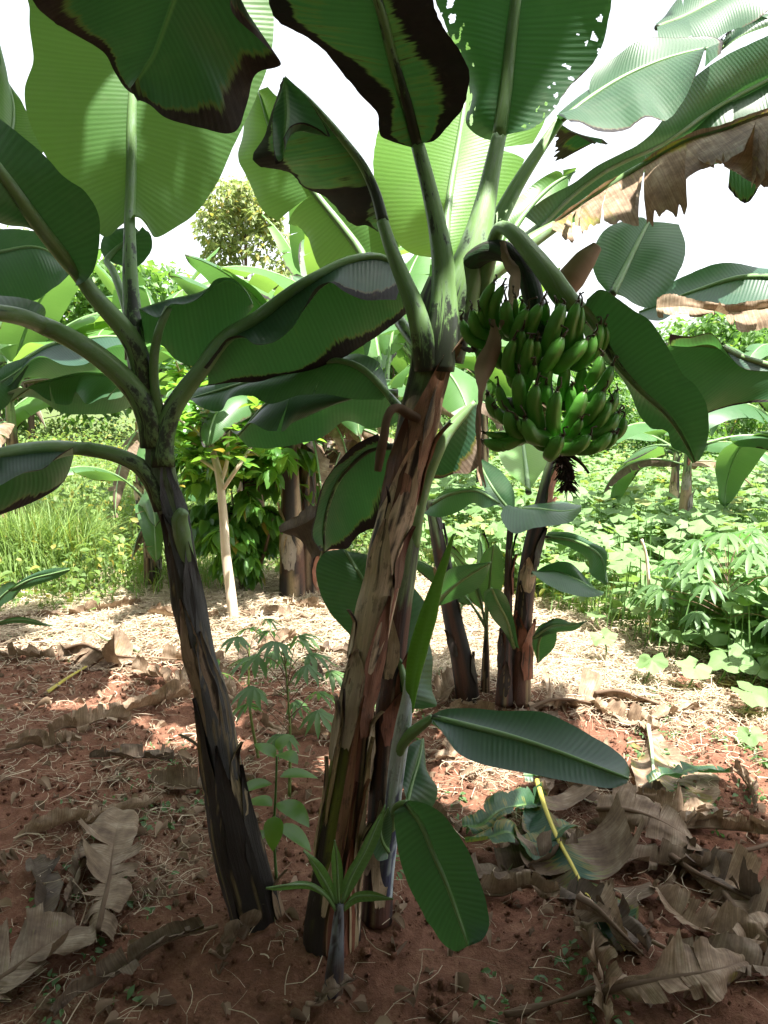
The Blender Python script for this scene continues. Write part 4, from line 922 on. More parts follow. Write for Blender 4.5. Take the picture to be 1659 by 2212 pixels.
    for j in range(420):
        c = ax[rs.integers(4, 30)]; d = nrm(rs.normal(0, 1, 3)*[1, 1, .4]); l = rs.uniform(.012, .034)
        V, Fc, U, _ = tube_data([c, c+d*l*.6, c+d*l+np.array([0, 0, -.008])], lambda t: .0018*(1-.4*t), 4, n=4, cap=False); mb.add(V, Fc, U, (rs.random(), 0, 0))
    for s in ((1218, 975, 1255, 1000, 1272, 1022), (1215, 985, 1235, 1015, 1240, 1035)):
        V, Fc, U, _ = tube_data([W(s[0], s[1], 1.9), W(s[2], s[3], 1.89), W(s[4], s[5], 1.89)], lambda t: .006-.003*t, 6, n=8); mb.add(V, Fc, U, (.4, 0, 0))
    mb.build('flower_remains', M_DARK, b)
    # dried bracts hanging beside and over the bunch
    def strip(pts, hw, seed, mat=M_DRY, tw=1.5):
        P = crom([W(*p) for p in pts], 40); T = nrm(np.gradient(P, axis=0)); t = np.linspace(0, 1, 40)
        a = tw*np.sin(t*4+seed)+.8*vn(t*9, 0, 0, seed); S = np.stack([np.cos(a), np.sin(a), 0*a], -1); S = nrm(S-(S*T).sum(1, keepdims=True)*T); N = np.cross(S, T)
        w = np.interp(t, np.linspace(0, 1, len(hw)), hw)/F*1.9; c = np.linspace(-1, 1, 7)
        V = P[:, None]+S[:, None]*(w[:, None]*c[None])[..., None]+N[:, None]*((w[:, None]*.8*(c**2)[None])+.004*(vn(t[:, None]*40, c[None]*3, 0, seed)-.5))[..., None]
        return mesh('dried_bract', V.reshape(-1, 3), grid_faces(40, 7), mat, b, colr=np.repeat(np.stack([.2+.6*vn(t*12, 0, 0, seed+4), 0*t, 0*t], -1), 7, axis=0))
    strip([(1062, 690, 1.83), (1056, 760, 1.82), (1050, 820, 1.81), (1040, 880, 1.80), (1038, 950, 1.80), (1042, 1010, 1.80), (1050, 1052, 1.80)], (6, 20, 22, 12, 9, 7, 9, 3), 5)
    strip([(1090, 520, 1.98), (1100, 570, 1.94), (1106, 610, 1.90), (1098, 660, 1.86), (1080, 712, 1.82)], (8, 12, 15, 13, 10, 2), 9)
    strip([(1172, 850, 1.86), (1180, 890, 1.85), (1174, 930, 1.85)], (6, 14, 3), 12)
    strip([(1240, 880, 1.82), (1246, 910, 1.82), (1250, 940, 1.82)], (3, 8, 3), 13, M_DARK)
    strip([(1000, 745, 2.0), (1020, 752, 1.96), (1055, 748, 1.92)], (8, 12, 6), 14, M_DARK)

# ================================================================ PLANT C (young sucker in front)
def plant_c():
    b = GG(838, 2010)
    root = thing('young_banana_plant', 'young banana sucker with pale waxy stem and rolled spear leaf, right of the brown trunk', 'banana plant', b)
    L = [(826, 2020, 2.06, 16), (832, 1900, 2.04, 16), (843, 1800, 2.03, 15), (852, 1700, 2.0, 15), (862, 1620, 1.98, 16), (872, 1560, 1.96, 15), (880, 1500, 1.95, 10), (880, 1470, 1.95, 6)]
    P, r, l = marks(L); r = r*1.15
    def colf(t, th, V):
        a = fbm(np.sin(th)*2, np.cos(th)*2, t*9, 43, 4); st = vn(np.sin(th)*6, np.cos(th)*6, t*4, 4)
        mix = lambda C, c, m: C+(np.array(c)-C)*np.asarray(m)[:, None]
        C = np.array([.50, .58, .60])+0*t[:, None]
        C = mix(C, (.055, .055, .13), sst(.50, .60, a+.40*(.50-t))*sst(.75, .6, t)*.92)
        C = mix(C, (.03, .03, .02), sst(.22, .05, t)*.85)
        return mix(C, (.22, .33, .10), sst(.66, .7, st)*.4)
    stem(root, P, r, 14, colf=colf, nseg=20, n=70, lob=.02)
    petiole(root, [(858, 1650, 1.99, 10), (868, 1610, 1.96, 12), (888, 1585, 1.94, 13), (912, 1566, 1.93, 11), (934, 1550, 1.92, 8)], .0)
    PLW(root, [(934, 1546), (955, 1536), (1010, 1533), (1080, 1540), (1180, 1543), (1230, 1561), (1280, 1586), (1330, 1616), (1356, 1644), (1362, 1665)],
        [(934, 1550), (1000, 1565), (1100, 1590), (1200, 1622), (1300, 1660), (1358, 1682)],
        [(936, 1554), (945, 1565), (965, 1592), (985, 1620), (1040, 1648), (1080, 1657), (1150, 1672), (1200, 1685), (1260, 1698), (1330, 1705), (1352, 1696)],
        [(1.98, 1.86), (1.92, 1.76), (1.82, 1.72)], hw=(8, 3), seed=41, ns=140, nv=18, rag=.004, wave=.006, bul=.10, flip=True)
    petiole(root, [(845, 1790, 1.99, 9), (852, 1755, 1.94, 9), (864, 1738, 1.9, 8), (878, 1734, 1.88, 7)], .0)
    PLW(root, [(873, 1734), (853, 1754), (850, 1809), (860, 1869), (877, 1919), (909, 1979), (914, 1990), (930, 2010), (955, 2045), (982, 2059), (1012, 2043)],
        [(877, 1734), (905, 1769), (935, 1839), (965, 1909), (990, 1979), (1012, 2043)],
        [(882, 1730), (905, 1733), (930, 1742), (952, 1756), (980, 1789), (1015, 1844), (1035, 1899), (1052, 1954), (1054, 2009), (1045, 2026), (1014, 2043)],
        [(1.90, 1.78), (1.87, 1.74), (1.84, 1.72)], hw=(8, 3), seed=42, ns=140, nv=18, rag=.004, wave=.004, bul=-.05, tears=(1, 0), gap=.004)
    PLW(root, [(880, 1532), (838, 1480), (785, 1405), (750, 1366), (710, 1320), (688, 1270), (685, 1215), (700, 1194), (742, 1187)],
        [(884, 1532), (866, 1440), (840, 1366), (800, 1280), (745, 1188)],
        [(890, 1532), (920, 1530), (944, 1524), (936, 1495), (938, 1420), (928, 1370), (924, 1310), (902, 1276), (850, 1235), (800, 1200), (748, 1187)],
        [(2.12, 2.26), (2.08, 2.24), (2.12, 2.26)], hw=(8, 3), seed=43, ns=110, nv=18, rag=.004, wave=.006, bul=.04)
    # rolled spear
    sp = [(888, 1540, 1.95, 5), (890, 1480, 1.94, 15), (902, 1410, 1.93, 21), (925, 1330, 1.92, 20), (948, 1250, 1.92, 11), (965, 1200, 1.92, 8), (980, 1153, 1.92, 2)]
    Pq, rq, _ = marks(sp)
    V, Fc, U, (t, th) = tube_data(Pq, list(rq), 20, n=50, flat=.45, lobes=lambda t, th: 1-.34*np.exp(-((th-.45)/.30)**2)*(t < .8))
    mesh('rolled_leaf', V, Fc, M_LEAF, root, uv=np.stack([U[:, 1], U[:, 0]+.02], -1), colr=np.stack([0*t, 0*t, .75+0*t], -1))
    PLW(root, [(876, 1735), (868, 1690), (874, 1640), (890, 1608), (912, 1594)], [(878, 1738), (890, 1690), (905, 1640), (914, 1595)], [(884, 1742), (915, 1748), (940, 1742), (950, 1702), (930, 1670), (924, 1640), (918, 1598)],
        (2.02, 2.15), hw=(5, 2), seed=44, ns=50, nv=12, rag=.004)
    PLW(root, [(838, 1842), (812, 1850), (800, 1830), (805, 1790), (835, 1745)], [(840, 1842), (825, 1815), (822, 1780), (838, 1745)], [(842, 1842), (848, 1800), (846, 1770), (840, 1745)], (1.98, 1.9), hw=(4, 2), seed=45, ns=30, nv=8, rag=0)
    return root
# ================================================================ PLANT D (tiny sucker)
def plant_d():
    b = GG(722, 2150)
    root = thing('banana_sucker', 'tiny banana sucker with five narrow leaves at the foot of the brown trunk', 'banana plant', b)
    d0 = b[1]
    L = [(718, 2165, d0, 22), (722, 2110, d0, 20), (728, 2040, d0-.0, 15), (732, 1980, d0, 11), (735, 1950, d0, 8)]
    P, r, _ = marks(L)
    def colf(t, th, V):
        a = fbm(np.sin(th)*2, np.cos(th)*2, t*6, 53, 4)[:, None]
        C = np.array([.10, .06, .04])*(1-sst(.2, .6, t))[:, None]+np.array([.22, .24, .28])*sst(.3, .7, t)[:, None]
        return C+(np.array([.05, .04, .05])-C)*sst(.5, .58, a)
    stem(root, P, r, 3, colf=colf, nseg=16, n=30)
    for i, (l, m, rr, d) in enumerate([
        ([(725, 1965), (700, 1925), (670, 1905), (640, 1902), (600, 1914), (574, 1918)], [(727, 1968), (700, 1932), (668, 1912), (638, 1910), (575, 1918)], [(728, 1972), (700, 1940), (665, 1922), (636, 1920), (600, 1922), (574, 1919)], (d0, d0-.08)),
        ([(728, 1950), (718, 1890), (716, 1850), (722, 1815)], [(731, 1950), (729, 1890), (727, 1850), (723, 1815)], [(735, 1950), (741, 1890), (736, 1850), (724, 1815)], (d0, d0-.03)),
        ([(736, 1950), (742, 1900), (775, 1840), (800, 1790), (832, 1738)], [(738, 1952), (756, 1900), (790, 1835), (810, 1790), (832, 1738)], [(741, 1955), (772, 1905), (802, 1850), (822, 1800), (833, 1739)], (d0, d0+.05)),
        ([(738, 1962), (770, 1928), (800, 1924), (850, 1940)], [(739, 1965), (770, 1937), (805, 1934), (850, 1942)], [(741, 1969), (775, 1948), (805, 1946), (850, 1944)], (d0, d0-.02)),
        ([(722, 1955), (690, 1910), (670, 1870), (655, 1838)], [(725, 1952), (702, 1905), (682, 1872), (656, 1838)], [(728, 1948), (715, 1900), (696, 1870), (657, 1837)], (d0, d0-.05))]):
        PLW(root, l, m, rr, d, hw=(4, 1.5), seed=60+i, ns=40, nv=8, rag=0, wave=.004, young=.3, bul=.1)
    return root
# ================================================================ PLANT E (stem behind the fruiting one)
def plant_e():
    b = GG(815, 1985)
    root = thing('banana_plant', 'banana plant standing close behind the fruiting one, dark stem and drooping shaded leaves', 'banana plant', b)
    y0 = b[1]
    L = [(812, 1990, y0, 34), (820, 1850, y0+.03, 31), (830, 1650, y0+.07, 30), (848, 1450, y0+.11, 28), (866, 1300, y0+.14, 27), (884, 1180, y0+.17, 25), (897, 1090, y0+.19, 20), (905, 1020, y0+.2, 14)]
    P, r, _ = marks(L)
    stem(root, P, r, 31, green=.0, colf=lambda t, th, V: stem_col(len(t), 31, t, th, green=0+sst(.6, .75, t)*.55, tanp=.25), nseg=30, n=90)
    old_sheaths(root, P, r, 7, 5, .02, 0, .6)
    PLW(root, [(1025, 866), (1000, 890), (965, 935), (940, 990), (922, 1028)], [(1025, 870), (985, 905), (950, 955), (930, 1000), (922, 1030)], [(1028, 866), (1036, 900), (1042, 960), (1036, 1000), (1012, 1020), (980, 1020), (950, 1030), (924, 1030)],
        [(2.25, 2.3), (2.22, 2.28), (2.3, 2.3)], rib=False, seed=31, ns=60, nv=14, dry=(.12, .16), tan=.6, wave=.012)
    petiole(root, [(893, 1180, 2.2, 14), (903, 1110, 2.2, 14), (920, 1040, 2.2, 14), (940, 985, 2.2, 15), (965, 935, 2.21, 15), (1000, 895, 2.22, 11), (1026, 868, 2.22, 5)], .0)
    # M4 big shaded leaf hanging behind on the left
    PLW(root, [(815, 958), (760, 985), (720, 1020), (692, 1065), (678, 1110), (668, 1160), (690, 1190)],
        [(850, 965), (805, 968), (768, 995), (735, 1030), (712, 1080), (700, 1135), (700, 1190)],
        [(860, 1100), (830, 1150), (800, 1150), (775, 1165), (755, 1192), (725, 1190), (705, 1194)],
        [(2.35, 2.4), (2.38, 2.5), (2.5, 2.6)], hw=(8, 4), seed=32, ns=80, nv=14, dry=(.2, .12), wave=.02, dark=.4)
    PLW(root, [(700, 1060), (680, 1090), (640, 1120), (600, 1150)], [(705, 1070), (690, 1105), (660, 1130), (605, 1150)], [(715, 1080), (705, 1130), (690, 1200), (675, 1240), (668, 1190)],
        (2.5, 2.7), rib=False, seed=33, ns=50, nv=10, tears=(0, 5), crump=.03, dry=(.9, .3), tan=.25, rag=.2, curl=.3)
    return root
# ================================================================ PLANTS FARTHER BACK
def gen_plant(label, base, h, r0, nl, L, seed, wd=.25, lean=(0, 0), group=None, dead=2, tears=3, name='banana_plant', az0=None, pitch=(35, 80), droop=(40, 110), tanp=.35, young=.15, ns=24, nv=5, green=.1, sh=4):
    rs = np.random.default_rng(seed); b = np.array(base, float); b[2] = float(gh(b[0], b[1]))
    root = thing(name, label, 'banana plant', b, group)
    top = b+np.array([lean[0], lean[1], h]); mid = b+np.array([lean[0]*.35, lean[1]*.35, h*.5])
    P = np.array([b-[0, 0, .05], mid, top]); rad = [r0*1.15, r0, r0*.85, r0*.6, r0*.4]
    stem(root, P, rad, seed, nseg=16, n=40, colf=lambda t, th, V: stem_col(len(t), seed, t, th, green=0+sst(.6, .85, t)*.6*(green > 0), tanp=tanp))
    if sh: old_sheaths(root, P, rad, sh, seed, .03)
    for i in range(nl):
        f = i/max(1, nl-1); az = (rs.uniform(0, 6.28) if az0 is None else az0)+i*2.4+rs.normal(0, .25)
        pt = pitch[1]+(pitch[0]-pitch[1])*f; dp = droop[0]+(droop[1]-droop[0])*f
        auto_leaf(root, top+np.array([0, 0, -.25*h*.3*f]), az, L*rs.uniform(.8, 1.1)*(.75 if i == 0 else 1), wd*rs.uniform(.85, 1.1), pt, dp, seed*13+i, petl=rs.uniform(.2, .35), r=r0*.42,
                  fold=.25+.35*f, tears=(rs.integers(0, tears+1), rs.integers(0, tears+1)), gap=.03, curl=.12, young=young*rs.uniform(.5, 2), dry=(.1*rs.random(), .05*rs.random()), ns=ns, nv=nv)
    for i in range(dead):
        az = rs.uniform(0, 6.28); auto_leaf(root, top+np.array([0, 0, -.2*h]), az, L*.8, wd*.5, rs.uniform(-10, 30), rs.uniform(60, 95), seed*17+90+i, petl=.1, r=r0*.25, fold=1.1, tears=(5, 5), gap=.05, curl=.4, rag=.2, dry=(.85, .3), tan=rs.uniform(.3, 1), wave=.05, ns=26, nv=5)
    return root
def px(x, y): p = GG(x, y); return (p[0], p[1], 0)
def traced_plant(name, label, base, stems, leaves, sheaths=3, seed=0, group=None, tanp=.12):
    b = GG(*base); root = thing(name, label, 'banana plant', b, group)
    for i, L in enumerate(stems):
        P, r, _ = marks(L); r = r*.80; stem(root, P, r, seed+i, nseg=20, n=50, colf=lambda t, th, V: stem_col(len(t), seed+i*3, t, th, green=sst(.6, .9, t)*.5, tanp=tanp))
        if sheaths: old_sheaths(root, P, r, sheaths, seed+i, .012, cols=(BLK, RUST, BLK, TAN, BLK))
    for l in leaves: PLW(root, *l[0], **{**dict(ns=50, nv=8, wave=.015), **l[1]})
    return root
def right_cluster():
    d = GG(1010, 1505)[1]
    traced_plant('banana_plant', 'leaning banana plant with a black and tan stem, behind the spear leaf', (1008, 1505),
        [[(1012, 1515, d, 31), (1000, 1440, d, 30), (978, 1340, d+.05, 26), (957, 1230, d+.1, 22), (943, 1150, d+.12, 19), (930, 1080, d+.15, 15)]],
        [(([(935, 1085), (960, 1062), (1000, 1055), (1050, 1062), (1078, 1085)], [(932, 1090), (970, 1068), (1030, 1060), (1080, 1088)], [(918, 1112), (950, 1118), (985, 1108), (1020, 1088), (1045, 1098), (1075, 1092)], (d, d-.3)), dict(seed=81, hw=(5, 2))),
         (([(945, 1300), (948, 1262), (965, 1235), (1000, 1222), (1058, 1214)], [(945, 1301), (970, 1275), (1010, 1245), (1060, 1215)], [(950, 1302), (985, 1290), (1030, 1270), (1055, 1240), (1062, 1216)], (d-.3, d-.6)), dict(seed=82, hw=(5, 2)))], 6, 81)
    d2 = GG(1125, 1515)[1]
    traced_plant('banana_plant', 'banana plant with a thick dark clump of stems at the edge of the pumpkin patch', (1125, 1515),
        [[(1120, 1520, d2, 34), (1125, 1420, d2, 28), (1133, 1300, d2, 25), (1150, 1180, d2, 23), (1172, 1090, d2, 20), (1190, 1010, d2, 15), (1200, 980, d2, 9)],
         [(1088, 1520, d2-.05, 24), (1092, 1400, d2-.05, 16), (1098, 1280, d2-.05, 11), (1100, 1180, d2-.05, 9), (1105, 1100, d2-.05, 7)]],
        [(([(1140, 1062), (1090, 1020), (1070, 975), (1065, 945), (1120, 930)], [(1142, 1065), (1136, 1010), (1130, 960), (1125, 930)], [(1145, 1062), (1180, 1012), (1222, 978), (1200, 945), (1130, 930)], (d2, d2+.4)), dict(seed=83, hw=(7, 3), young=.5)),
         (([(1115, 1100), (1160, 1093), (1215, 1092), (1258, 1097)], [(1110, 1100), (1160, 1100), (1215, 1105), (1256, 1100)], [(1080, 1100), (1088, 1125), (1112, 1150), (1150, 1146), (1200, 1144), (1232, 1136), (1256, 1104)], [(d2, d2), (d2-.1, d2-.2), (d2-.4, d2-.5)]), dict(seed=84, hw=(5, 2), ns=60, nv=10)),
         (([(1180, 1150), (1230, 1152), (1275, 1170), (1308, 1188), (1312, 1230)], [(1180, 1160), (1230, 1165), (1270, 1180), (1300, 1205), (1312, 1262)], [(1185, 1165), (1235, 1185), (1270, 1210), (1275, 1240), (1308, 1264)], (d2, d2-.3)), dict(seed=85, hw=(4, 2))),
         (([(1145, 1245), (1180, 1222), (1225, 1214), (1260, 1240), (1300, 1282)], [(1150, 1240), (1200, 1235), (1250, 1255), (1302, 1285)], [(1152, 1246), (1185, 1270), (1220, 1284), (1270, 1292), (1300, 1287)], [(d2-.2, d2-.3), (d2-.1, d2-.4), (d2-.5, d2-.6)]), dict(seed=86, hw=(5, 2))),
         (([(1105, 1400), (1085, 1355), (1058, 1320), (1048, 1275), (1062, 1270)], [(1110, 1400), (1095, 1340), (1075, 1300), (1062, 1270)], [(1118, 1395), (1112, 1345), (1098, 1305), (1075, 1275)], (d2-.1, d2-.4)), dict(seed=87, hw=(4, 2))),
         (([(1150, 1375), (1190, 1340), (1230, 1345), (1262, 1340)], [(1152, 1378), (1195, 1352), (1230, 1350), (1268, 1342)], [(1156, 1382), (1195, 1368), (1235, 1364), (1268, 1345)], (d2-.1, d2-.4)), dict(seed=88, hw=(3, 1))),
         (([(1160, 1430), (1150, 1385), (1165, 1350), (1195, 1335)], [(1162, 1430), (1165, 1385), (1180, 1355), (1196, 1336)], [(1168, 1430), (1195, 1400), (1205, 1370), (1198, 1338)], (d2, d2-.2)), dict(seed=89, hw=(3, 1))),
         (([(1105, 1110), (1060, 1080), (1035, 1030), (1030, 990)], [(1108, 1110), (1075, 1070), (1050, 1030), (1032, 990)], [(1112, 1105), (1110, 1060), (1085, 1020), (1035, 988)], (d2, d2+.1)), dict(seed=90, hw=(4, 2)))], 7, 84)
    gen_plant('knee-high banana sucker between the two dark stems', px(1048, 1495), .35, .022, 4, .42, 91, .06, dead=0, tears=0, name='banana_sucker', pitch=(60, 85), droop=(15, 50), sh=0)
    gen_plant('small green banana sucker left of the leaning dark stem', px(985, 1440), .28, .02, 3, .35, 92, .05, dead=0, tears=0, name='banana_sucker', pitch=(70, 85), droop=(15, 40), sh=0)
def mid_leaves():
    """neighbouring plants whose stems stand outside or behind; their leaves were surveyed"""
    # right neighbour: huge shaded leaf, dead leaf ends, bright leaves at the right margin
    b = (2.55, 2.9, 0); b = (b[0], b[1], float(gh(b[0], b[1])))
    root = thing('banana_plant', 'banana plant off the right edge whose big leaves reach in behind the hanging bunch', 'banana plant', b)
    P = np.array([[2.55, 2.9, -.05], [2.5, 2.9, 1.0], [2.42, 2.9, 1.9]]); stem(root, P, [.12, .1, .09, .06], 61, nseg=18, n=50); old_sheaths(root, P, [.12, .1, .09, .06], 5, 8)
    K = dict(ns=80, nv=12, wave=.02)
    PLW(root, [(1900, 860), (1660, 795), (1602, 788), (1562, 757), (1535, 728), (1490, 738), (1445, 736)], [(1900, 900), (1700, 800), (1600, 770), (1540, 745), (1480, 745), (1440, 740)], [(1900, 960), (1660, 868), (1600, 875), (1520, 900), (1440, 932), (1392, 900), (1355, 820), (1400, 760)],
        [(2.6, 2.5), (2.6, 2.6), (2.6, 2.7)], hw=(10, 4), seed=101, flip=True, dry=(.05, .05), **K)
    PLW(root, [(1330, 640), (1365, 660), (1410, 664), (1450, 622), (1482, 560), (1486, 525), (1470, 480)], [(1322, 636), (1345, 590), (1372, 535), (1400, 480)], [(1318, 640), (1290, 600), (1285, 540), (1310, 490), (1380, 470)],
        (2.9, 3.1), hw=(9, 4), seed=102, flip=True, **K)
    PLW(root, [(1680, 560), (1600, 575), (1520, 590), (1450, 610), (1390, 668)], [(1700, 600), (1600, 600), (1500, 630), (1380, 675)], [(1700, 720), (1640, 690), (1560, 665), (1480, 655), (1425, 688), (1378, 680)],
        [(3.0, 3.2), (2.9, 3.1), (2.7, 3.0)], hw=(8, 3), seed=103, **K)
    PLW(root, [(1420, 655), (1480, 650), (1545, 660), (1680, 640)], [(1418, 665), (1480, 662), (1550, 672), (1690, 660)], [(1420, 690), (1450, 712), (1500, 722), (1545, 700), (1600, 770), (1640, 755), (1690, 770)],
        [(2.75, 2.6), (2.72, 2.6), (2.7, 2.5)], rib=False, seed=104, tears=(0, 9), gap=.1, curl=.35, rag=.2, dry=(.85, .3), tan=1., crump=.02, ns=70, nv=8)
    PLW(root, [(1416, 48), (1450, 10), (1500, -30), (1600, -60), (1750, -100)], [(1418, 60), (1470, 40), (1550, 0), (1760, -80)], [(1420, 95), (1470, 92), (1530, 80), (1580, 40), (1640, 20), (1760, -60)],
        [(2.9, 3.0), (2.7, 2.9), (2.5, 2.8)], hw=(6, 3), seed=105, tears=(1, 3), dry=(.08, .06), **K)
    PLW(root, [(1480, 190), (1560, 130), (1640, 95), (1760, 60)], [(1475, 210), (1560, 180), (1640, 160), (1770, 130)], [(1480, 290), (1510, 320), (1560, 330), (1640, 400), (1680, 330), (1780, 300)],
        [(2.8, 2.8), (2.7, 2.7), (2.6, 2.5)], hw=(6, 3), seed=106, tears=(1, 3), dry=(.06, .05), **K)
    PLW(root, [(1545, 110), (1600, 60), (1640, 30), (1700, 10)], [(1548, 118), (1600, 80), (1650, 60), (1720, 40)], [(1560, 80), (1580, 60), (1610, 28), (1660, 40)], (3.1, 3.1), rib=False, seed=107, dry=(.1, .1), holes=.3, **K)
    PLW(root, [(1680, 235), (1600, 265), (1550, 285), (1510, 295)], [(1700, 250), (1620, 280), (1560, 300), (1512, 300)], [(1700, 480), (1660, 462), (1600, 430), (1560, 350), (1515, 310)], [(2.0, 2.1), (2.0, 2.1), (1.6, 1.7)], rib=False, seed=108, tears=(0, 4), gap=.04, curl=.05, rag=.12, dry=(.75, .3), tan=1., crump=.015, ns=90, nv=12)
    # brown mottled stub behind the bunch
    o = petiole(root, [(1205, 640, 2.5, 26), (1235, 600, 2.5, 30), (1265, 560, 2.5, 24), (1290, 532, 2.5, 12)], .5, name='withered_petiole'); o.data.materials[0] = M_DRY
    # left neighbour
    b = (-2.6, 3.4, float(gh(-2.6, 3.4)))
    root = thing('banana_plant', 'banana plant off the left edge with sunlit arching leaves behind the black stem', 'banana plant', b)
    P = np.array([[-2.6, 3.4, -.05], [-2.55, 3.4, 1.0], [-2.5, 3.4, 1.7]]); stem(root, P, [.12, .1, .09, .06], 62, nseg=18, n=50)
    PLW(root, [(30, 815), (90, 770), (140, 790), (180, 790), (230, 762), (300, 758)], [(0, 835), (60, 775), (110, 745), (170, 735), (230, 727), (310, 735)], [(20, 850), (70, 810), (130, 812), (200, 808), (270, 800), (310, 790)],
        [(3.2, 3.3), (3.4, 3.5), (3.7, 3.8)], hw=(6, 3), seed=111, **K)
    PLW(root, [(260, 855), (215, 858), (180, 872), (160, 842), (150, 876), (100, 865), (70, 850), (30, 868)], [(320, 820), (240, 812), (180, 808), (120, 820), (70, 835), (25, 866)], [(320, 870), (260, 890), (190, 890), (130, 880), (80, 860), (30, 868)],
        [(3.3, 3.3), (3.5, 3.5), (3.8, 3.7)], hw=(5, 3), seed=112, tears=(2, 0), gap=.03, **K)
    PLW(root, [(0, 515), (60, 512), (110, 520), (150, 560)], [(-80, 560), (0, 545), (80, 535), (158, 575)], [(-60, 660), (0, 648), (60, 640), (100, 625), (130, 612), (158, 588)], [(2.9, 2.9), (2.8, 2.9), (2.7, 2.8)], hw=(6, 3), seed=113, **K)
    PLW(root, [(-60, 330), (-20, 240), (0, 170), (-10, 60)], [(-20, 350), (20, 300), (30, 240), (-5, 120)], [(20, 340), (95, 345), (78, 280), (40, 210), (0, 165)], (2.9, 3.1), hw=(6, 3), seed=114, young=.3, **K)
    PLW(root, [(-60, 850), (20, 790), (60, 770)], [(-80, 870), (10, 820), (62, 785)], [(-60, 900), (10, 880), (40, 830), (60, 795)], (3.3, 3.4), hw=(4, 2), seed=115, **K)
    # overhanging leaf at the top left: from a plant behind the photographer
    b = (-.95, -.55, float(gh(-.95, -.55)))
    root = thing('banana_plant', 'banana plant just behind the viewpoint whose scorched leaf tip hangs in at the top left', 'banana plant', b)
    P = np.array([[-.95, -.55, -.05], [-.93, -.5, 1.2], [-.9, -.45, 2.3]]); stem(root, P, [.13, .11, .1, .07], 63, nseg=18, n=50)
    base = np.array([-.9, -.45, 2.2])
    lf = WP([(-60, -600, 1.3), (-40, -250, 1.55), (40, -100, 1.7), (95, 5, 1.78), (150, 62, 1.82), (215, 125, 1.86), (235, 165, 1.87), (268, 186, 1.87), (280, 186, 1.87)])
    md = WP([(560, -700, 1.2), (500, -300, 1.5), (430, -120, 1.68), (375, 0, 1.76), (348, 75, 1.8), (330, 120, 1.83), (312, 148, 1.85), (282, 190, 1.86)])
    rt = WP([(900, -600, 1.3), (640, -280, 1.6), (545, -100, 1.72), (505, 25, 1.8), (562, 110, 1.84), (604, 168, 1.88), (550, 190, 1.9), (530, 250, 1.91), (508, 291, 1.9), (440, 270, 1.9), (360, 240, 1.89), (282, 203, 1.87)])
    pet = np.array([base, base+[.1, .15, .6], md[0]+[0, -.3, .25], md[0]])
    leaf(root, lf, md, rt, pet=pet, r=(.03, .02, .004), ribcut=.55, seed=120, ns=150, nv=22, dry=(.09, .09), wave=.03, bul=.10, rag=.02, tan=.1, dark=.5)
    for i, (az, Ln, pt, dr) in enumerate([(75, 2.2, 74, 62), (115, 2.1, 74, 66), (40, 2.1, 72, 64), (0, 2.1, 70, 70)]):
        auto_leaf(root, base, R(az), Ln, .33, pt, dr, seed=220+i, petl=.35, ns=40, nv=8, tears=(1, 1), fold=.15)
def in_view(P):
    P = np.atleast_2d(P); Y = P[:, 1]; dz = P[:, 2]-H
    dep = Y*math.cos(PIT)-dz*math.sin(PIT); up = Y*math.sin(PIT)+dz*math.cos(PIT)
    return (dep > .05) & (np.abs(P[:, 0]) < dep*.49) & (np.abs(up) < dep*.655)
def added_shade_plants():
    """unseen banana plants added outside the frame to shade the near plot"""
    K = [(-1.9, 1.2, 3.2, .0, 2.3, .2, 'unseen tall banana plant left of the viewpoint, added to shade the first row'), (-2.6, 2.6, 3.4, -.5, 3.0, .2, 'unseen tall banana plant added as shade off the left edge, level with the black stem'),
         (-.5, -.2, 3.2, -.3, 2.0, .2, 'unseen tall banana plant added as shade right behind the viewpoint'), (1.7, .2, 1.1, .75, 1.1, .3, 'unseen banana plant added as shade just outside the right edge, before the bunch')]
    for i, (x, y, h, tx, ty, sp, lab) in enumerate(K):
        rs = np.random.default_rng(400+i); b = np.array([x, y, float(gh(x, y))])
        root = thing('banana_plant', lab, 'banana plant', b)
        P = np.array([b-[0, 0, .05], b+[.03, 0, h*.5], b+[.05, 0, h]]); stem(root, P, [.13, .11, .09, .06], 400+i, nseg=16, n=40)
        az0 = math.atan2(ty-y, tx-x)
        for k in range(9):
            az = az0+((-1)**k)*((k+1)//2)*sp+rs.normal(0, .06)
            for tr in range(6):
                n0 = len(bpy.data.objects)
                o = auto_leaf(root, b+[.05, 0, h-.05], az, 2.1-.22*tr+rs.uniform(-.1, .1), .36, 46+8*(k % 3)+3*tr, 30+9*(k % 3)-3*tr, seed=410+i*10+k, petl=.22, r=.03, ns=30, nv=6, tears=(1, 1), fold=.10)
                co = np.array([v.co for v in o.data.vertices])+b
                if in_view(co).sum() == 0: break
                for c in list(o.children): bpy.data.objects.remove(c)
                bpy.data.objects.remove(o)
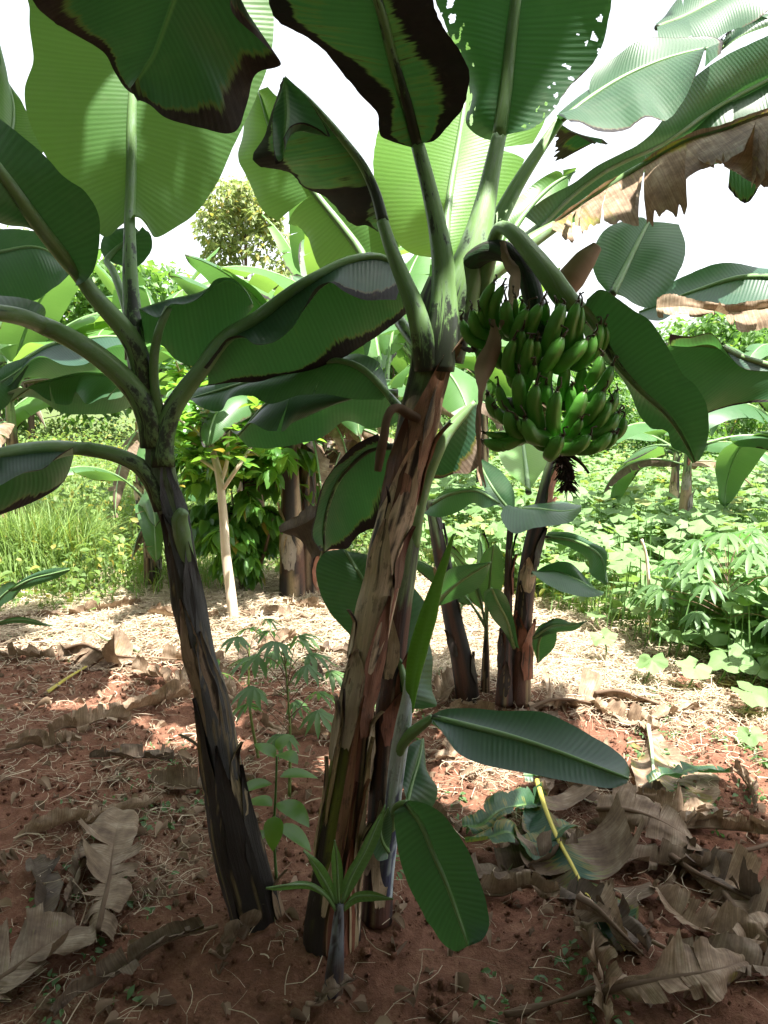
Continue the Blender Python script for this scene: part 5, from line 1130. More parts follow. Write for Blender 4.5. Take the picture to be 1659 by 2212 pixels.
def background():
    g = None
    # behind the coffee: dark stems hung with dead leaves
    spec = [  # label, (x,y) base px or world, height, radius, leaves, length, seed, kwargs
        ('banana plant with a black stem and dead hanging leaves just right of the coffee bush', px(632, 1300), 1.5, .085, 5, 1.0, 501, dict(dead=4, az0=.6)),
        ('banana plant with a brown ragged stem behind the coffee bush, second from it', px(668, 1290), 1.6, .08, 5, 1.1, 502, dict(dead=4, az0=1.9)),
        ('banana plant with pale dry skirts nearest the shaded hanging leaf', px(715, 1285), 1.4, .075, 5, 1.0, 503, dict(dead=3, az0=0.)),
        ('small thin pale-stemmed banana plant at the back of the mulch, left of the black stem', px(322, 1275), .75, .035, 5, .75, 504, dict(dead=2, wd=.14, pitch=(20, 80))),
        ('thin dry banana stem beside the small pale one', px(340, 1268), .7, .04, 3, .6, 505, dict(dead=3, wd=.12)),
    ]
    for lab, b, h, r0, nl, L, sd, kw in spec: gen_plant(lab, b, h, r0, nl, L, sd, **kw)
    far = [  # world x, y, height, leaf length, label
        (-3.4, 7.3, 1.6, 1.5, 'sunlit banana plant at the left edge beyond the grass'), (-2.5, 8.2, 1.5, 1.5, 'sunlit banana plant beyond the tussock'), (-2.9, 10.5, 1.9, 1.6, 'farther banana plant in the left background under the trees'),
        (-1.7, 9.6, 1.5, 1.5, 'bushy banana plant seen left of the black stem in the distance'), (-1.2, 7.4, 1.4, 1.3, 'banana plant behind the black stem, half hidden by the coffee bush'), (-4.6, 9.5, 2.0, 1.6, 'tall banana plant at the far left'),
        (-.5, 8.6, 2.1, 1.7, 'tall banana plant rising behind the coffee bush'), (-.95, 10.8, 2.6, 1.8, 'tall sunlit banana plant below the distant tree'), (.35, 8.0, 1.9, 1.6, 'banana plant behind the brown trunk, in full sun'),
        (.0, 6.5, 1.5, 1.4, 'banana plant in the second row right behind the brown trunk'), (1.3, 10.5, 1.9, 1.6, 'banana plant in the field behind the bunch'), (-.2, 12.5, 2.7, 1.9, 'banana plant far back in the middle of the grove')]
    for i, (x, y, h, L, lab) in enumerate(far):
        gen_plant(lab, (x, y, 0), h, .085, 8, L, 520+i, .27, dead=2, tears=4, young=.3, ns=22, sh=3)
    right = [(3.55, 7.0, 1.25, 1.3, 'banana plant with a straight black and white stem in the field at the right edge'), (2.9, 7.6, 1.1, 1.1, 'short banana plant with a white waxy stem in the field on the right'), (3.3, 9.0, 1.0, 1.1, 'low banana plant behind the waxy one in the right field'),
             (5.6, 11.0, 1.9, 1.5, 'banana plant far off in the right of the field')]
    for i, (x, y, h, L, lab) in enumerate(right):
        gen_plant(lab, (x, y, 0), h, .07, 6, L, 560+i, .22, dead=1, tears=2, ns=24, tanp=.5, pitch=(15, 70), az0=2.6)
def crown_cards(name, cs, rad, n, size, mat, parent, seed, flat=.8, template=None, droop=.2, yel=.05, shell=.55):
    """leaves in clumps spread through the crown's volume"""
    rs = np.random.default_rng(seed); TV, TF = template or ell(2, .34, .2, .3)
    cs = np.asarray(cs, float); m = len(cs); k = rs.integers(0, m, n); d = nrm(rs.normal(0, 1, (n, 3))); q = (shell+(1-shell)*rs.random(n))**.7
    q = q*(.75+.5*vn(d[:, 0]*3+k, d[:, 1]*3, d[:, 2]*3, seed))
    pos = cs[k]+d*np.array([1, 1, flat])*(np.asarray(rad)[k]*q)[:, None]
    X, Y, Z = frames(n, rs, .45, np.arctan2(d[:, 1], d[:, 0])+rs.normal(0, .8, n)); Y[:, 2] -= droop; Y = nrm(Y); X = nrm(np.cross(Y, Z)); Z = np.cross(X, Y)
    V, Fc = scatter(TV, TF, pos, X, Y, Z, rs.uniform(.6, 1.3, n)*size)
    return mesh(name, V, Fc, mat, parent, colr=np.repeat(np.stack([rs.random(n), (rs.random(n) < yel)*rs.random(n), 0*q], -1), len(TV), axis=0))
def tree(label, x, y, h, w, seed, n=9000, leafsz=.16, mat=None, cat='tree', name='tree', trunk_r=.12, clumps=26, low=.35, yel=.05):
    rs = np.random.default_rng(seed); z = float(gh(x, y)); root = thing(name, label, cat, (x, y, z))
    cs, rd = [], []
    for i in range(clumps):
        a = rs.uniform(0, 6.28); f = rs.random(); zz = h*(low+(1-low)*f); rr = w*math.sqrt(max(.05, 1-((f-.35)/.75)**2))*rs.uniform(.25, 1)
        cs.append((x+rr*math.cos(a), y+rr*math.sin(a), z+zz)); rd.append(w*rs.uniform(.22, .42))
    mb = MB(); V, Fc, U, _ = tube_data([(x, y, z-.1), (x+.05*h*rs.normal(), y, z+h*.4), (x, y, z+h*.9)], lambda t: trunk_r*(1-.75*t), 10, n=16); mb.add(V, Fc, U)
    for c in cs[::2]:
        V, Fc, U, _ = tube_data([(x, y, z+h*.35*rs.uniform(.6, 1.2)), (np.array(c)+[x, y, c[2]-.2*h])/2, c], lambda t: trunk_r*.35*(1-.8*t), 6, n=8); mb.add(V, Fc, U)
    mb.build('trunk', M_BARK2, root)
    crown_cards('crown', cs, rd, n, leafsz, mat or M_FOL, root, seed, yel=yel)
    return root
def trees():
    tree('airy round-crowned tree in the distance between the two banana plants', -3.35, 20.0, 6.6, 1.5, 601, 9000, .16, mat=M_PALE, trunk_r=.10, clumps=24, low=.42, yel=.2)
    T = [(-11.5, 26, 6.0, 3.4, 'pale feathery tree at the far left of the background'), (-8.2, 27, 5.4, 3., 'dark rounded tree behind the left stem'), (-6.2, 30, 5.6, 3., 'dark leafy tree half hidden by the left stem crown'), (-14.5, 30, 7., 4., 'large tree at the left horizon'),
         (-3.0, 32, 4.6, 3., 'low distant tree behind the grove'), (0.5, 33, 4.4, 3.2, 'distant tree behind the brown trunk'), (4.5, 34, 4.0, 3.4, 'distant tree behind the bunch'), (9, 33, 3.8, 3.4, 'distant tree over the pumpkin field'), (13.5, 32, 4.2, 3.6, 'distant tree at the right edge of the field'), (18, 34, 4.6, 4, 'distant tree beyond the right edge')]
    for i, (x, y, h, w, lab) in enumerate(T): tree(lab, x, y, h, w, 610+i, 6500, .30, clumps=22, low=.15)
    T = [(3.2, 16.5, 1.9, 1.3, 'leafy bush standing in the far field behind the bunch'), (4.9, 17.5, 1.7, 1.4, 'second leafy bush in the far field, right of the bunch'), (7.2, 17, 1.6, 1.5, 'low bush at the far right of the field')]
    for i, (x, y, h, w, lab) in enumerate(T): tree(lab, x, y, h, w, 640+i, 9000, .09, cat='bush', name='bush', trunk_r=.04, clumps=18, low=.1)
def coffee_and_jack():
    # coffee bush
    b = GG(532, 1312); b = b*[1.10, 1.10, 1]; x, y, z = b; rs = np.random.default_rng(77)
    root = thing('coffee_bush', 'coffee bush with glossy drooping leaves behind the pale trunk', 'bush', b)
    mb = MB(); tips = []
    for k, (tx, ty) in enumerate([(525, 1000), (560, 1040), (500, 1060), (590, 1120), (470, 1110)]):
        V, Fc, U, _ = tube_data([b+[.02*k-.04, 0, -.02], W((530+tx)/2, (1330+ty)/2, y), W(tx, ty, y+rs.normal(0, .15))], lambda t: .020*(1-.7*t), 8, n=20); mb.add(V, Fc, U)
    TV, TF = ell(4, .26, .22, .35, 1); pos, az = [], []
    for k in range(92):
        h = .04+1.48*rs.random(); a = rs.uniform(0, 6.28); R0 = .62*math.sin(min(1, (h-.0)/1.7)*math.pi*.86)**.6*rs.uniform(.6, 1.05)
        p0 = np.array([x, y, z+h+.10]); p1 = p0+[R0*math.cos(a), R0*math.sin(a), .02-.12*R0]
        V, Fc, U, _ = tube_data([p0, (p0+p1)/2+[0, 0, .05], p1], lambda t: .006*(1-.6*t), 5, n=7); mb.add(V, Fc, U)
        C = crom([p0, (p0+p1)/2+[0, 0, .05], p1], 14)
        for c in C[3:]:
            for s in (-1, 1, -1, 1): pos.append(c+rs.normal(0, .012, 3)); az.append(a+s*rs.uniform(.4, 1.5))
    mb.build('stem', M_BARK2, root)
    pos = np.array(pos); n = len(pos); X, Y, Z = frames(n, rs, .3, np.array(az)); Y[:, 2] -= .55; Y = nrm(Y); X = nrm(np.cross(Y, Z)); Z = np.cross(X, Y)
    V, Fc = scatter(TV, TF, pos, X, Y, Z, rs.uniform(.09, .16, n))
    mesh('foliage', V, Fc, M_GLOSS, root, colr=np.repeat(np.stack([rs.random(n), (rs.random(n) < .03)*1., 0*az_(n)], -1), len(TV), axis=0))
    # pale-trunked young tree with leaf rosettes
    b = GG(503, 1340); y = b[1]
    root = thing('young_tree', 'young tree with a bare pale trunk forking into clusters of broad shiny leaves', 'tree', b)
    mb = MB()
    V, Fc, U, _ = tube_data([W(506, 1350, y), W(498, 1280, y), W(487, 1180, y), W(481, 1100, y), W(474, 1030, y), W(455, 960, y+.05), W(440, 900, y+.1), W(425, 840, y+.1)], lambda t: np.interp(t, [0, .3, .7, 1], [.036, .030, .023, .010]), 14, n=60, lobes=lambda t, th: 1+.05*np.sin(3*th+t*20)); mb.add(V, Fc, U)
    ends = [W(425, 840, y+.1)]; br = [[(478, 1040), (490, 1000), (492, 950), (500, 900), (530, 840)], [(480, 1060), (520, 1000), (560, 940), (610, 880)], [(455, 960), (420, 930), (380, 900), (350, 870)], [(474, 1020), (430, 990), (400, 985)], [(440, 900), (470, 850), (480, 800), (470, 760)], [(500, 900), (560, 880), (600, 840)], [(492, 950), (520, 960), (560, 985)], [(430, 860), (395, 820), (380, 780)], [(455, 960), (430, 960), (395, 950)]]
    for q in br:
        e = [W(*p, y+rs.normal(0, .22)*(i > 0)) for i, p in enumerate(q)]
        V, Fc, U, _ = tube_data(e, lambda t: .014*(1-.65*t), 7, n=18); mb.add(V, Fc, U); C = crom(e, 9); ends += [C[-1], C[-3], C[-5], C[4]]
    ends = ends+[e+rs.normal(0, .13, 3) for e in ends for _ in range(2)]
    mb.build('trunk', M_BARK, root)
    TV, TF = ell(4, .30, .18, .2); TV = TV.copy(); TV[:, 0] *= .6+.9*np.clip(TV[:, 1], 0, 1)
    pos, az, el = [], [], []
    for e in ends:
        m = rs.integers(5, 9)
        for k in range(m): pos.append(e+rs.normal(0, .01, 3)); az.append(k*6.28/m+rs.uniform(0, .5)); el.append(rs.uniform(-.1, .9))
    pos = np.array(pos); az = np.array(az); el = np.array(el); n = len(pos)
    Y = np.stack([np.cos(az)*np.cos(el), np.sin(az)*np.cos(el), np.sin(el)], -1); X = nrm(np.cross(Y, [0, 0, 1.])+rs.normal(0, .2, (n, 3))); X = nrm(X-(X*Y).sum(1, keepdims=True)*Y); Z = np.cross(X, Y)
    V, Fc = scatter(TV, TF, pos, X, Y, Z, rs.uniform(.07, .125, n))
    mesh('crown', V, Fc, M_GLOSS, root, colr=np.repeat(np.stack([rs.random(n), (rs.random(n) < .04)*1., 0*az], -1), len(TV), axis=0))
def az_(n): return np.zeros(n)
def palm_leaf(nl=7, w=.10):
    V, Fq = [], []
    for k in range(nl):
        a = (k-(nl-1)/2)*(.52 if nl == 7 else .6); ln = 1-.11*abs(k-(nl-1)/2); b = len(V)
        for i, t in enumerate((0, .25, .55, .8, 1.)):
            wd = w*(0.12, .7, 1., .7, 0.02)[i]; z = -.45*t**1.8-.03*abs(k-3)*t; c = np.array([math.sin(a)*t*ln, math.cos(a)*t*ln, z]); s = np.array([math.cos(a), -math.sin(a), .0])
            V += [c-s*wd+[0, 0, .35*wd], c, c+s*wd+[0, 0, .35*wd]]
        for i in range(4):
            q = b+3*i; Fq += [(q, q+1, q+4, q+3), (q+1, q+2, q+5, q+4)]
    return np.array(V), np.array(Fq)
PALM = None
def cassava(label, base, h, n, seed, sz=.13, lean=(0, 0), reds=True, spread=.28, az0=0, tops=.35):
    global PALM
    rs = np.random.default_rng(seed); b = np.array(base, float); b[2] = float(gh(b[0], b[1])); root = thing('cassava_plant', label, 'cassava plant', b)
    top = b+np.array([lean[0], lean[1], h]); S = crom([b-[0, 0, .02], (b+top)/2+rs.normal(0, .02, 3), top], 20)
    V, Fc, U, _ = tube_data([S[0], S[10], S[19]], lambda t: .007-.004*t, 8, n=20); mesh('stem', V, Fc, M_STALK, root, uv=U, colr=np.full((len(V), 3), (.3, .25, 0)))
    TV, TF = palm_leaf()
    for i in range(n):
        f = (i+.5)/n; c = S[int(19*(tops+(1-tops)*f))]; az = az0+i*2.4+rs.normal(0, .2); pl = spread*(1.15-.55*f)*rs.uniform(.8, 1.15); el = .15+.9*f
        d = np.array([math.cos(az)*math.cos(el), math.sin(az)*math.cos(el), math.sin(el)]); e = c+d*pl; m = c+d*pl*.5+[0, 0, .03]
        V, Fc, U, _ = tube_data([c, m, e], lambda t: .0022-.0006*t, 6, n=8)
        st = mesh('leaf_stalk', V, Fc, M_RED if reds else M_STALK, root, colr=np.full((len(V), 3), (rs.random(), 0, 0)))
        Y = nrm(np.array([d[0], d[1], -.25+.3*f])); X = nrm(np.cross(Y, [0, 0, 1])); Z = np.cross(X, Y)
        V, Fc = scatter(TV, TF, e[None], X[None], Y[None], Z[None], np.array([sz*rs.uniform(.8, 1.15)]))
        V = V+(vn(V[:, 0]*25, V[:, 1]*25, V[:, 2]*25, seed)[:, None]-.5)*.012
        mesh('leaf_blade', V, Fc, M_CASS, st, colr=np.full((len(V), 3), (rs.random(), 0, 0)))
    return root
def small_plants():
    p = GG(625, 1720); cassava('young cassava plant with drooping palmate leaves between the two big stems', p, .52, 17, 701, .11, (-.02, .1), spread=.24, tops=.45)
    p = GG(560, 1640); cassava('smaller cassava plant behind the first, left of it', p, .50, 9, 702, .10, (-.03, 0), spread=.2, tops=.5)
    p = px(1560, 1440); cassava('tall sunlit cassava plant in the pumpkin patch at the right', (p[0], p[1], 0), .62, 22, 703, .17, (.0, 0), spread=.36, tops=.45)
    p = px(1500, 1400); cassava('second sunlit cassava plant in the pumpkin patch, left of the tall one', (p[0], p[1], 0), .42, 10, 704, .15, (-.05, 0), spread=.3)
    p = px(1640, 1380); cassava('cassava plant at the right edge of the patch', (p[0], p[1], 0), .6, 14, 705, .17, (.05, 0), spread=.33)
    # broad-leaved seedling between the stems
    b = GG(598, 1905); root = thing('coffee_seedling', 'shaded seedling with broad toothed leaves at the foot of the left stem', 'seedling', b)
    e = [b-[0, 0, .02], W(592, 1800, b[1]), W(596, 1700, b[1]), W(598, 1630, b[1])]
    V, Fc, U, _ = tube_data(e, lambda t: .005-.002*t, 8, n=24); mesh('stem', V, Fc, M_STALK, root, colr=np.full((len(V), 3), (.4, 0, 0)))
    TV, TF = ell(7, .30, .12, .35)
    Cc = crom(e, 24)
    for i, (t, az, el, s) in enumerate([(10, 3.4, -.3, .11), (11, -.3, -.2, .12), (14, 2.6, .1, .12), (15, -.7, .1, .13), (18, 3.5, .2, .11), (19, .2, .2, .11), (22, 2.4, .5, .09), (23, -.9, .4, .10), (23, 1.2, .7, .07), (13, -1.5, -.3, .10)]):
        Y = np.array([math.cos(az)*math.cos(el), math.sin(az)*math.cos(el), math.sin(el)]); X = nrm(np.cross(Y, [0, 0, 1])); Z = np.cross(X, Y)
        V, Fc = scatter(TV, TF, (Cc[t]+Y*.012)[None], X[None], Y[None], Z[None], np.array([s])); mesh('leaf', V, Fc, M_GLOSS, root, colr=np.full((len(V), 3), (.1+.07*i, 0, 0)))
    # green leaf fronds at the left edge
    b = GG(-40, 1420); root = thing('young_banana_plant', 'low young banana plant at the left edge with dark green leaves', 'banana plant', b); y = b[1]
    P = np.array([b-[0, 0, .03], W(-35, 1330, y), W(-30, 1290, y)]); stem(root, P, [.03, .025, .018], 5, nseg=12, n=16, green=.6)
    PLW(root, [(-20, 1310), (10, 1262), (35, 1258), (45, 1270)], [(-22, 1320), (0, 1292), (25, 1272), (46, 1268)], [(-15, 1335), (10, 1305), (35, 1290), (47, 1272)], (y, y-.1), hw=(3, 1), seed=711, ns=30, nv=6)
    PLW(root, [(20, 1272), (70, 1240), (110, 1228), (148, 1226)], [(20, 1275), (70, 1250), (110, 1240), (150, 1230)], [(25, 1282), (75, 1265), (115, 1252), (150, 1234)], (y-.1, y-.2), hw=(3, 1), seed=712, ns=30, nv=6)
    PLW(root, [(-10, 1345), (40, 1332), (80, 1338), (112, 1350)], [(-10, 1348), (40, 1338), (80, 1343), (114, 1352)], [(-10, 1352), (40, 1346), (80, 1352), (113, 1354)], (y-.1, y-.3), hw=(2, 1), seed=713, ns=30, nv=6)
    # pale stake in the pumpkins
    b = GG(1405, 1395); y = b[1]
    V, Fc, U, (t, th) = tube_data([W(1408, 1400, y), W(1404, 1320, y), W(1400, 1240, y), W(1394, 1190, y), W(1386, 1165, y)], lambda t: .015-.007*t, 10, n=40, lobes=lambda t, th: 1+.25*(vn(np.sin(th)*3, np.cos(th)*3, t*30, 4)-.5))
    o = mesh('wooden_stake', V, Fc, M_BARK, origin=b, uv=U); tag(o, 'thin bleached stake standing in the pumpkin leaves', 'stake')
    # a few large pumpkin leaves at the near edge of the patch
    rs = np.random.default_rng(88); TV, Fq = lobed(21, 0, .22)
    for i, (x0, y0, s, hh, lab) in enumerate([(1305, 1395, .085, .18, 'pale pumpkin leaf on a thick stalk nearest the dark stem clump'), (1440, 1385, .10, .18, 'pumpkin leaf at the front of the patch, middle'), (1545, 1440, .12, .16, 'large grey-green pumpkin leaf at the front right of the patch'), (1610, 1400, .12, .2, 'large pumpkin leaf at the right edge of the patch'),
            (1605, 1500, .11, .12, 'shaded pumpkin leaf lowest on the right edge'), (1480, 1450, .10, .14, 'pumpkin leaf half in shade before the cassava'), (1385, 1440, .09, .15, 'pumpkin leaf hanging low at the front of the patch'), (1640, 1450, .12, .15, 'pumpkin leaf cut by the right edge'), (1590, 1560, .07, .05, 'small pumpkin leaf lying on the mulch at the right')]):
        p = GG(x0, y0+40); root = thing('pumpkin_leaf', lab, 'pumpkin leaf', p, 'large pumpkin leaves at the front of the patch')
        e = p+[rs.normal(0, .03), -.04, hh]; V, Fc, U, _ = tube_data([p-[0, 0, .02], (p+e)/2+[.015, 0, 0], e], lambda t: .006-.002*t, 8, n=10); mesh('stalk', V, Fc, M_STALK, root, colr=np.full((len(V), 3), (.8, 0, 0)))
        Z = nrm(np.array([rs.normal(0, .25), -.35, 1.])); az = rs.uniform(-2.4, -.7); Y = nrm(np.array([math.cos(az), math.sin(az), 0])); Y = nrm(Y-(Y@Z)*Z); X = np.cross(Y, Z)
        V = e+TV[:, 0:1]*X*s+TV[:, 1:2]*Y*s+TV[:, 2:3]*Z*s+(vn(TV[:, 0]*3, TV[:, 1]*3, 0, i)[:, None]-.5)*Z*.03
        F2 = [f if f[2] != f[3] else f[:3] for f in Fq]; mesh('leaf_blade', V, F2, M_PUMP, root, colr=np.full((len(V), 3), (rs.random(), 0, 0)))
# ================================================================ DEAD LEAVES ON THE GROUND
def GP(pts, h=(.02, .05)):
    n = len(pts); return np.array([GG(p[0], p[1], p[2] if len(p) > 2 else h[0]+(h[1]-h[0])*i/(n-1)) for i, p in enumerate(pts)])
def ground_leaf(label, l, m, r, hl=(.01, .01), hm=(.04, .04), hr=(.01, .01), rad=(.010, .003), dry=(.85, .3), tan=1., dark=.0, ribm=None, **k):
    A, B, C = GP(l, hl), GP(m, hm), GP(r, hr); b = B.mean(0); b[2] = float(gh(b[0], b[1]))
    root = thing('dead_leaf', label, 'dead leaf', b)
    a = dict(ns=150, nv=14, tears=(11, 11), gap=.08, curl=.30, crump=.034, rag=.10, wave=.02, bul=.1); a.update(k)
    mb = MB(); blade(mb, A, B, C, dry=dry, tan=tan, floor=True, **a); o = mb.build('blade', M_LEAF, root)
    q = midrib(root, B-[0, 0, .004], lambda t: rad[0]+(rad[1]-rad[0])*t, dark, n=40)
    q.data.materials[0] = ribm or M_DRY
    return root
def litter_leaf(label, x, y, yaw, L, Wd, seed, tan=.9, dry=(.9, .3), crump=.04, curl=.4, tears=(7, 7), pxy=True, h=.03, ns=60, green=0, petl=.25):
    ns = 90; rs = np.random.default_rng(seed); c = GG(x, y) if pxy else np.array([x, y, 0.]); n = 7; P = []; a = yaw; p = c[:2]-np.array([math.cos(yaw), math.sin(yaw)])*L/2
    for i in range(n):
        P.append([p[0], p[1], float(gh(p[0], p[1]))+h*(.5+rs.random())]); a += rs.normal(0, .18); p = p+np.array([math.cos(a), math.sin(a)])*L/(n-1)
    P = np.array(P); T = nrm(np.gradient(P, axis=0)); S = nrm(np.cross(T, [0, 0, 1.])); t = np.linspace(0, 1, n); w = Wd*np.sin((t*.85+.1)*math.pi)**.6
    dz = rs.normal(0, .012, n)
    A = P-S*w[:, None]*rs.uniform(.5, 1)+np.stack([0*dz, 0*dz, dz+rs.uniform(-.01, .04)], -1); B = P+S*w[:, None]*rs.uniform(.5, 1)+np.stack([0*dz, 0*dz, -dz+rs.uniform(-.01, .03)], -1)
    b = c.copy(); b[2] = float(gh(b[0], b[1])); root = thing('dead_leaf', label, 'dead leaf', b)
    mb = MB(); blade(mb, A, P, B, ns=ns, nv=10, tears=tears, gap=.12, curl=curl, crump=crump*.8, rag=.22, wave=.02, bul=.1, dry=dry, tan=tan, floor=True, seed=seed); mb.build('blade', M_LEAF, root)
    if petl: midrib(root, np.concatenate([[P[0]-T[0]*L*petl*.6], P[:-1]]), [.006, .005, .003, .002], .3, 6).data.materials[0] = M_DRY
    return root
def dead_leaves():
    ground_leaf('large fallen leaf, half green half brown, with a yellow midrib, on the right foreground', [(1156, 1684), (1128, 1745), (1048, 1785), (1062, 1830), (1075, 1880), (1130, 1900), (1180, 1925), (1230, 1970), (1290, 2060)],
        [(1160, 1684, .10), (1180, 1749, .10), (1210, 1819, .09), (1238, 1870, .08), (1267, 1929, .05), (1310, 1985, .04), (1350, 2050, .02)], [(1166, 1684), (1222, 1690), (1300, 1722), (1300, 1760), (1425, 1800), (1450, 1850), (1462, 1960), (1442, 2025), (1370, 2055)],
        hl=(.03, .02), hr=(.06, .01), dry=(.26, .30), tan=.6, dark=.0, ribm=M_TIS, seed=801, ns=190, nv=20, tears=(7, 9), gap=.03, crump=.022)
    ground_leaf('fallen leaf with pale green midrib and torn brown blade, behind the half green one', [(1398, 1560), (1370, 1580), (1335, 1620), (1330, 1660), (1350, 1700), (1360, 1740)], [(1400, 1565, .06), (1408, 1620, .06), (1412, 1680, .05), (1412, 1740, .03)],
        [(1404, 1560), (1440, 1600), (1500, 1640), (1580, 1680), (1592, 1720), (1590, 1768), (1500, 1765), (1420, 1745)], dry=(.55, .3), tan=.85, ribm=M_TIS2, seed=802, ns=110, tears=(4, 6), crump=.02)
    ground_leaf('grey crumpled dead leaf lying across the upper right of the half green one', [(1300, 1700), (1340, 1720), (1400, 1770), (1450, 1800), (1500, 1838)], [(1290, 1745, .09), (1340, 1745, .12), (1400, 1760, .12), (1460, 1790, .09), (1515, 1830, .04)], [(1300, 1760), (1350, 1800), (1400, 1830), (1450, 1850), (1500, 1850)],
        hl=(.10, .03), hr=(.04, .02), seed=803, crump=.035, tan=.7, tears=(5, 5))
    ground_leaf('brown curled dead leaf at the tip of the half green one', [(1243, 1930), (1240, 1960), (1270, 2020), (1300, 2060), (1330, 2068)], [(1250, 1935, .10), (1290, 1960, .11), (1340, 2010, .08), (1390, 2060, .03)], [(1262, 1925), (1320, 1950), (1380, 2010), (1428, 2070)], seed=804, crump=.02, tears=(2, 2), tan=.9)
    ground_leaf('brown papery dead leaf with its stalk pointing left, at the bottom right corner', [(1345, 2100), (1400, 2105), (1480, 2060), (1540, 2050), (1600, 2070)], [(1300, 2140, .03), (1360, 2125, .05), (1450, 2110, .06), (1540, 2095, .06), (1610, 2075, .04)], [(1330, 2150), (1400, 2180), (1480, 2190), (1550, 2170), (1620, 2110)], hl=(.06, .04), seed=805, crump=.03, tears=(6, 6), tan=.95)
    ground_leaf('dead leaf with curled pale lobes right of the half green one', [(1455, 1870), (1480, 1920), (1500, 1950), (1570, 1990)], [(1450, 1845, .05), (1500, 1880, .06), (1560, 1910, .06), (1640, 1950, .04)], [(1470, 1830), (1540, 1840), (1600, 1880), (1660, 1900)], seed=806, crump=.035, tears=(5, 5), tan=1.)
    ground_leaf('brown dead leaf at the right edge, folded over itself', [(1540, 1960), (1570, 2020), (1600, 2060), (1660, 2100)], [(1560, 1920, .04), (1600, 1970, .06), (1640, 2010, .06), (1700, 2050, .04)], [(1600, 1880), (1650, 1920), (1690, 1960), (1720, 2000)], seed=807, crump=.04, tears=(5, 5), tan=.8)
    ground_leaf('broad dead leaf lying along the bottom left corner', [(-20, 2060), (40, 2020), (100, 1985), (160, 1990)], [(-60, 2150, .05), (0, 2112, .06), (80, 2055, .06), (165, 2000, .05)], [(-20, 2190), (60, 2140), (130, 2115), (190, 2100), (262, 2090), (215, 2040)], hl=(.02, .03), seed=808, crump=.022, tears=(3, 4), tan=.65, gap=.03)
    ground_leaf('withered dead leaf torn into ribs, left foreground', [(215, 2040), (170, 1990), (210, 1940), (160, 1900), (110, 1862), (165, 1830), (175, 1800), (230, 1752)], [(212, 2010, .05), (222, 1960, .07), (236, 1900, .06), (242, 1850, .05), (250, 1800, .05), (265, 1750, .06)],
        [(262, 2050), (275, 2000), (305, 1960), (300, 1910), (345, 1890), (310, 1860), (320, 1830), (318, 1780)], seed=809, crump=.026, tears=(9, 9), gap=.12, tan=.8, rag=.2)
    ground_leaf('pile of brown dead leaf beside a cut green petiole, left middle ground', [(120, 1410), (100, 1440), (140, 1460), (200, 1480)], [(140, 1400, .08), (180, 1390, .12), (230, 1410, .09), (300, 1420, .04)], [(170, 1378), (230, 1372), (280, 1400), (325, 1410)], seed=810, crump=.05, tears=(6, 6), tan=.75)
    ground_leaf('whitish curled dead leaf in the middle distance, right of the dark stems', [(1150, 1530), (1180, 1545), (1230, 1540), (1260, 1560)], [(1145, 1528, .04), (1190, 1510, .07), (1240, 1510, .07), (1290, 1520, .04)], [(1180, 1490), (1220, 1480), (1260, 1490), (1300, 1500)], seed=811, crump=.045, tears=(5, 5), tan=1.)
    ground_leaf('long brown dead leaf in front of the pumpkin patch', [(1290, 1510), (1330, 1530), (1380, 1532), (1420, 1530)], [(1285, 1495, .06), (1330, 1490, .09), (1370, 1500, .08), (1425, 1520, .04)], [(1290, 1475), (1340, 1470), (1380, 1480), (1430, 1505)], seed=812, crump=.04, tears=(5, 5), tan=.9)
    J = [('yellow cut petiole lying left of the brown pile', 140, 1470, .55, .36, .018, .2), ]
    b = GG(140, 1470); 
    o = mesh('cut_petiole', *(lambda q: (q[0], q[1]))(tube_data([GG(100, 1497, .012), GG(140, 1468, .016), GG(186, 1440, .02)], lambda t: .013-.004*t, 10, n=16, flat=.5)), M_TIS, origin=b); tag(o, 'yellow cut petiole lying left of the brown leaf pile', 'petiole')
    b = GG(245, 1390)
    o = mesh('cut_petiole', *(lambda q: (q[0], q[1]))(tube_data([GG(300, 1405, .05), GG(262, 1392, .06), GG(225, 1378, .07), GG(205, 1366, .08)], lambda t: .018-.008*t, 10, n=16, flat=.5)), M_TIS2, origin=b); tag(o, 'pale green cut leaf stalk lying on the brown leaf pile', 'petiole')
    b = GG(1170, 2170)
    o = mesh('dry_stalk', *(lambda q: (q[0], q[1]))(tube_data([GG(1090, 2192, .015), GG(1170, 2172, .02), GG(1250, 2148, .03), GG(1310, 2132, .03)], lambda t: .007+.003*np.sin(t*9), 8, n=20)), M_DRY, origin=b); tag(o, 'pale dry leaf stalk in the right foreground', 'stalk')
    b = GG(1600, 1840)
    o = mesh('dry_stalk', *(lambda q: (q[0], q[1]))(tube_data([GG(1500, 1850, .015), GG(1560, 1840, .03), GG(1620, 1835, .03), GG(1680, 1815, .03)], lambda t: .007, 8, n=20)), M_DRY, origin=b); tag(o, 'pale dry leaf stalk at the right edge', 'stalk')
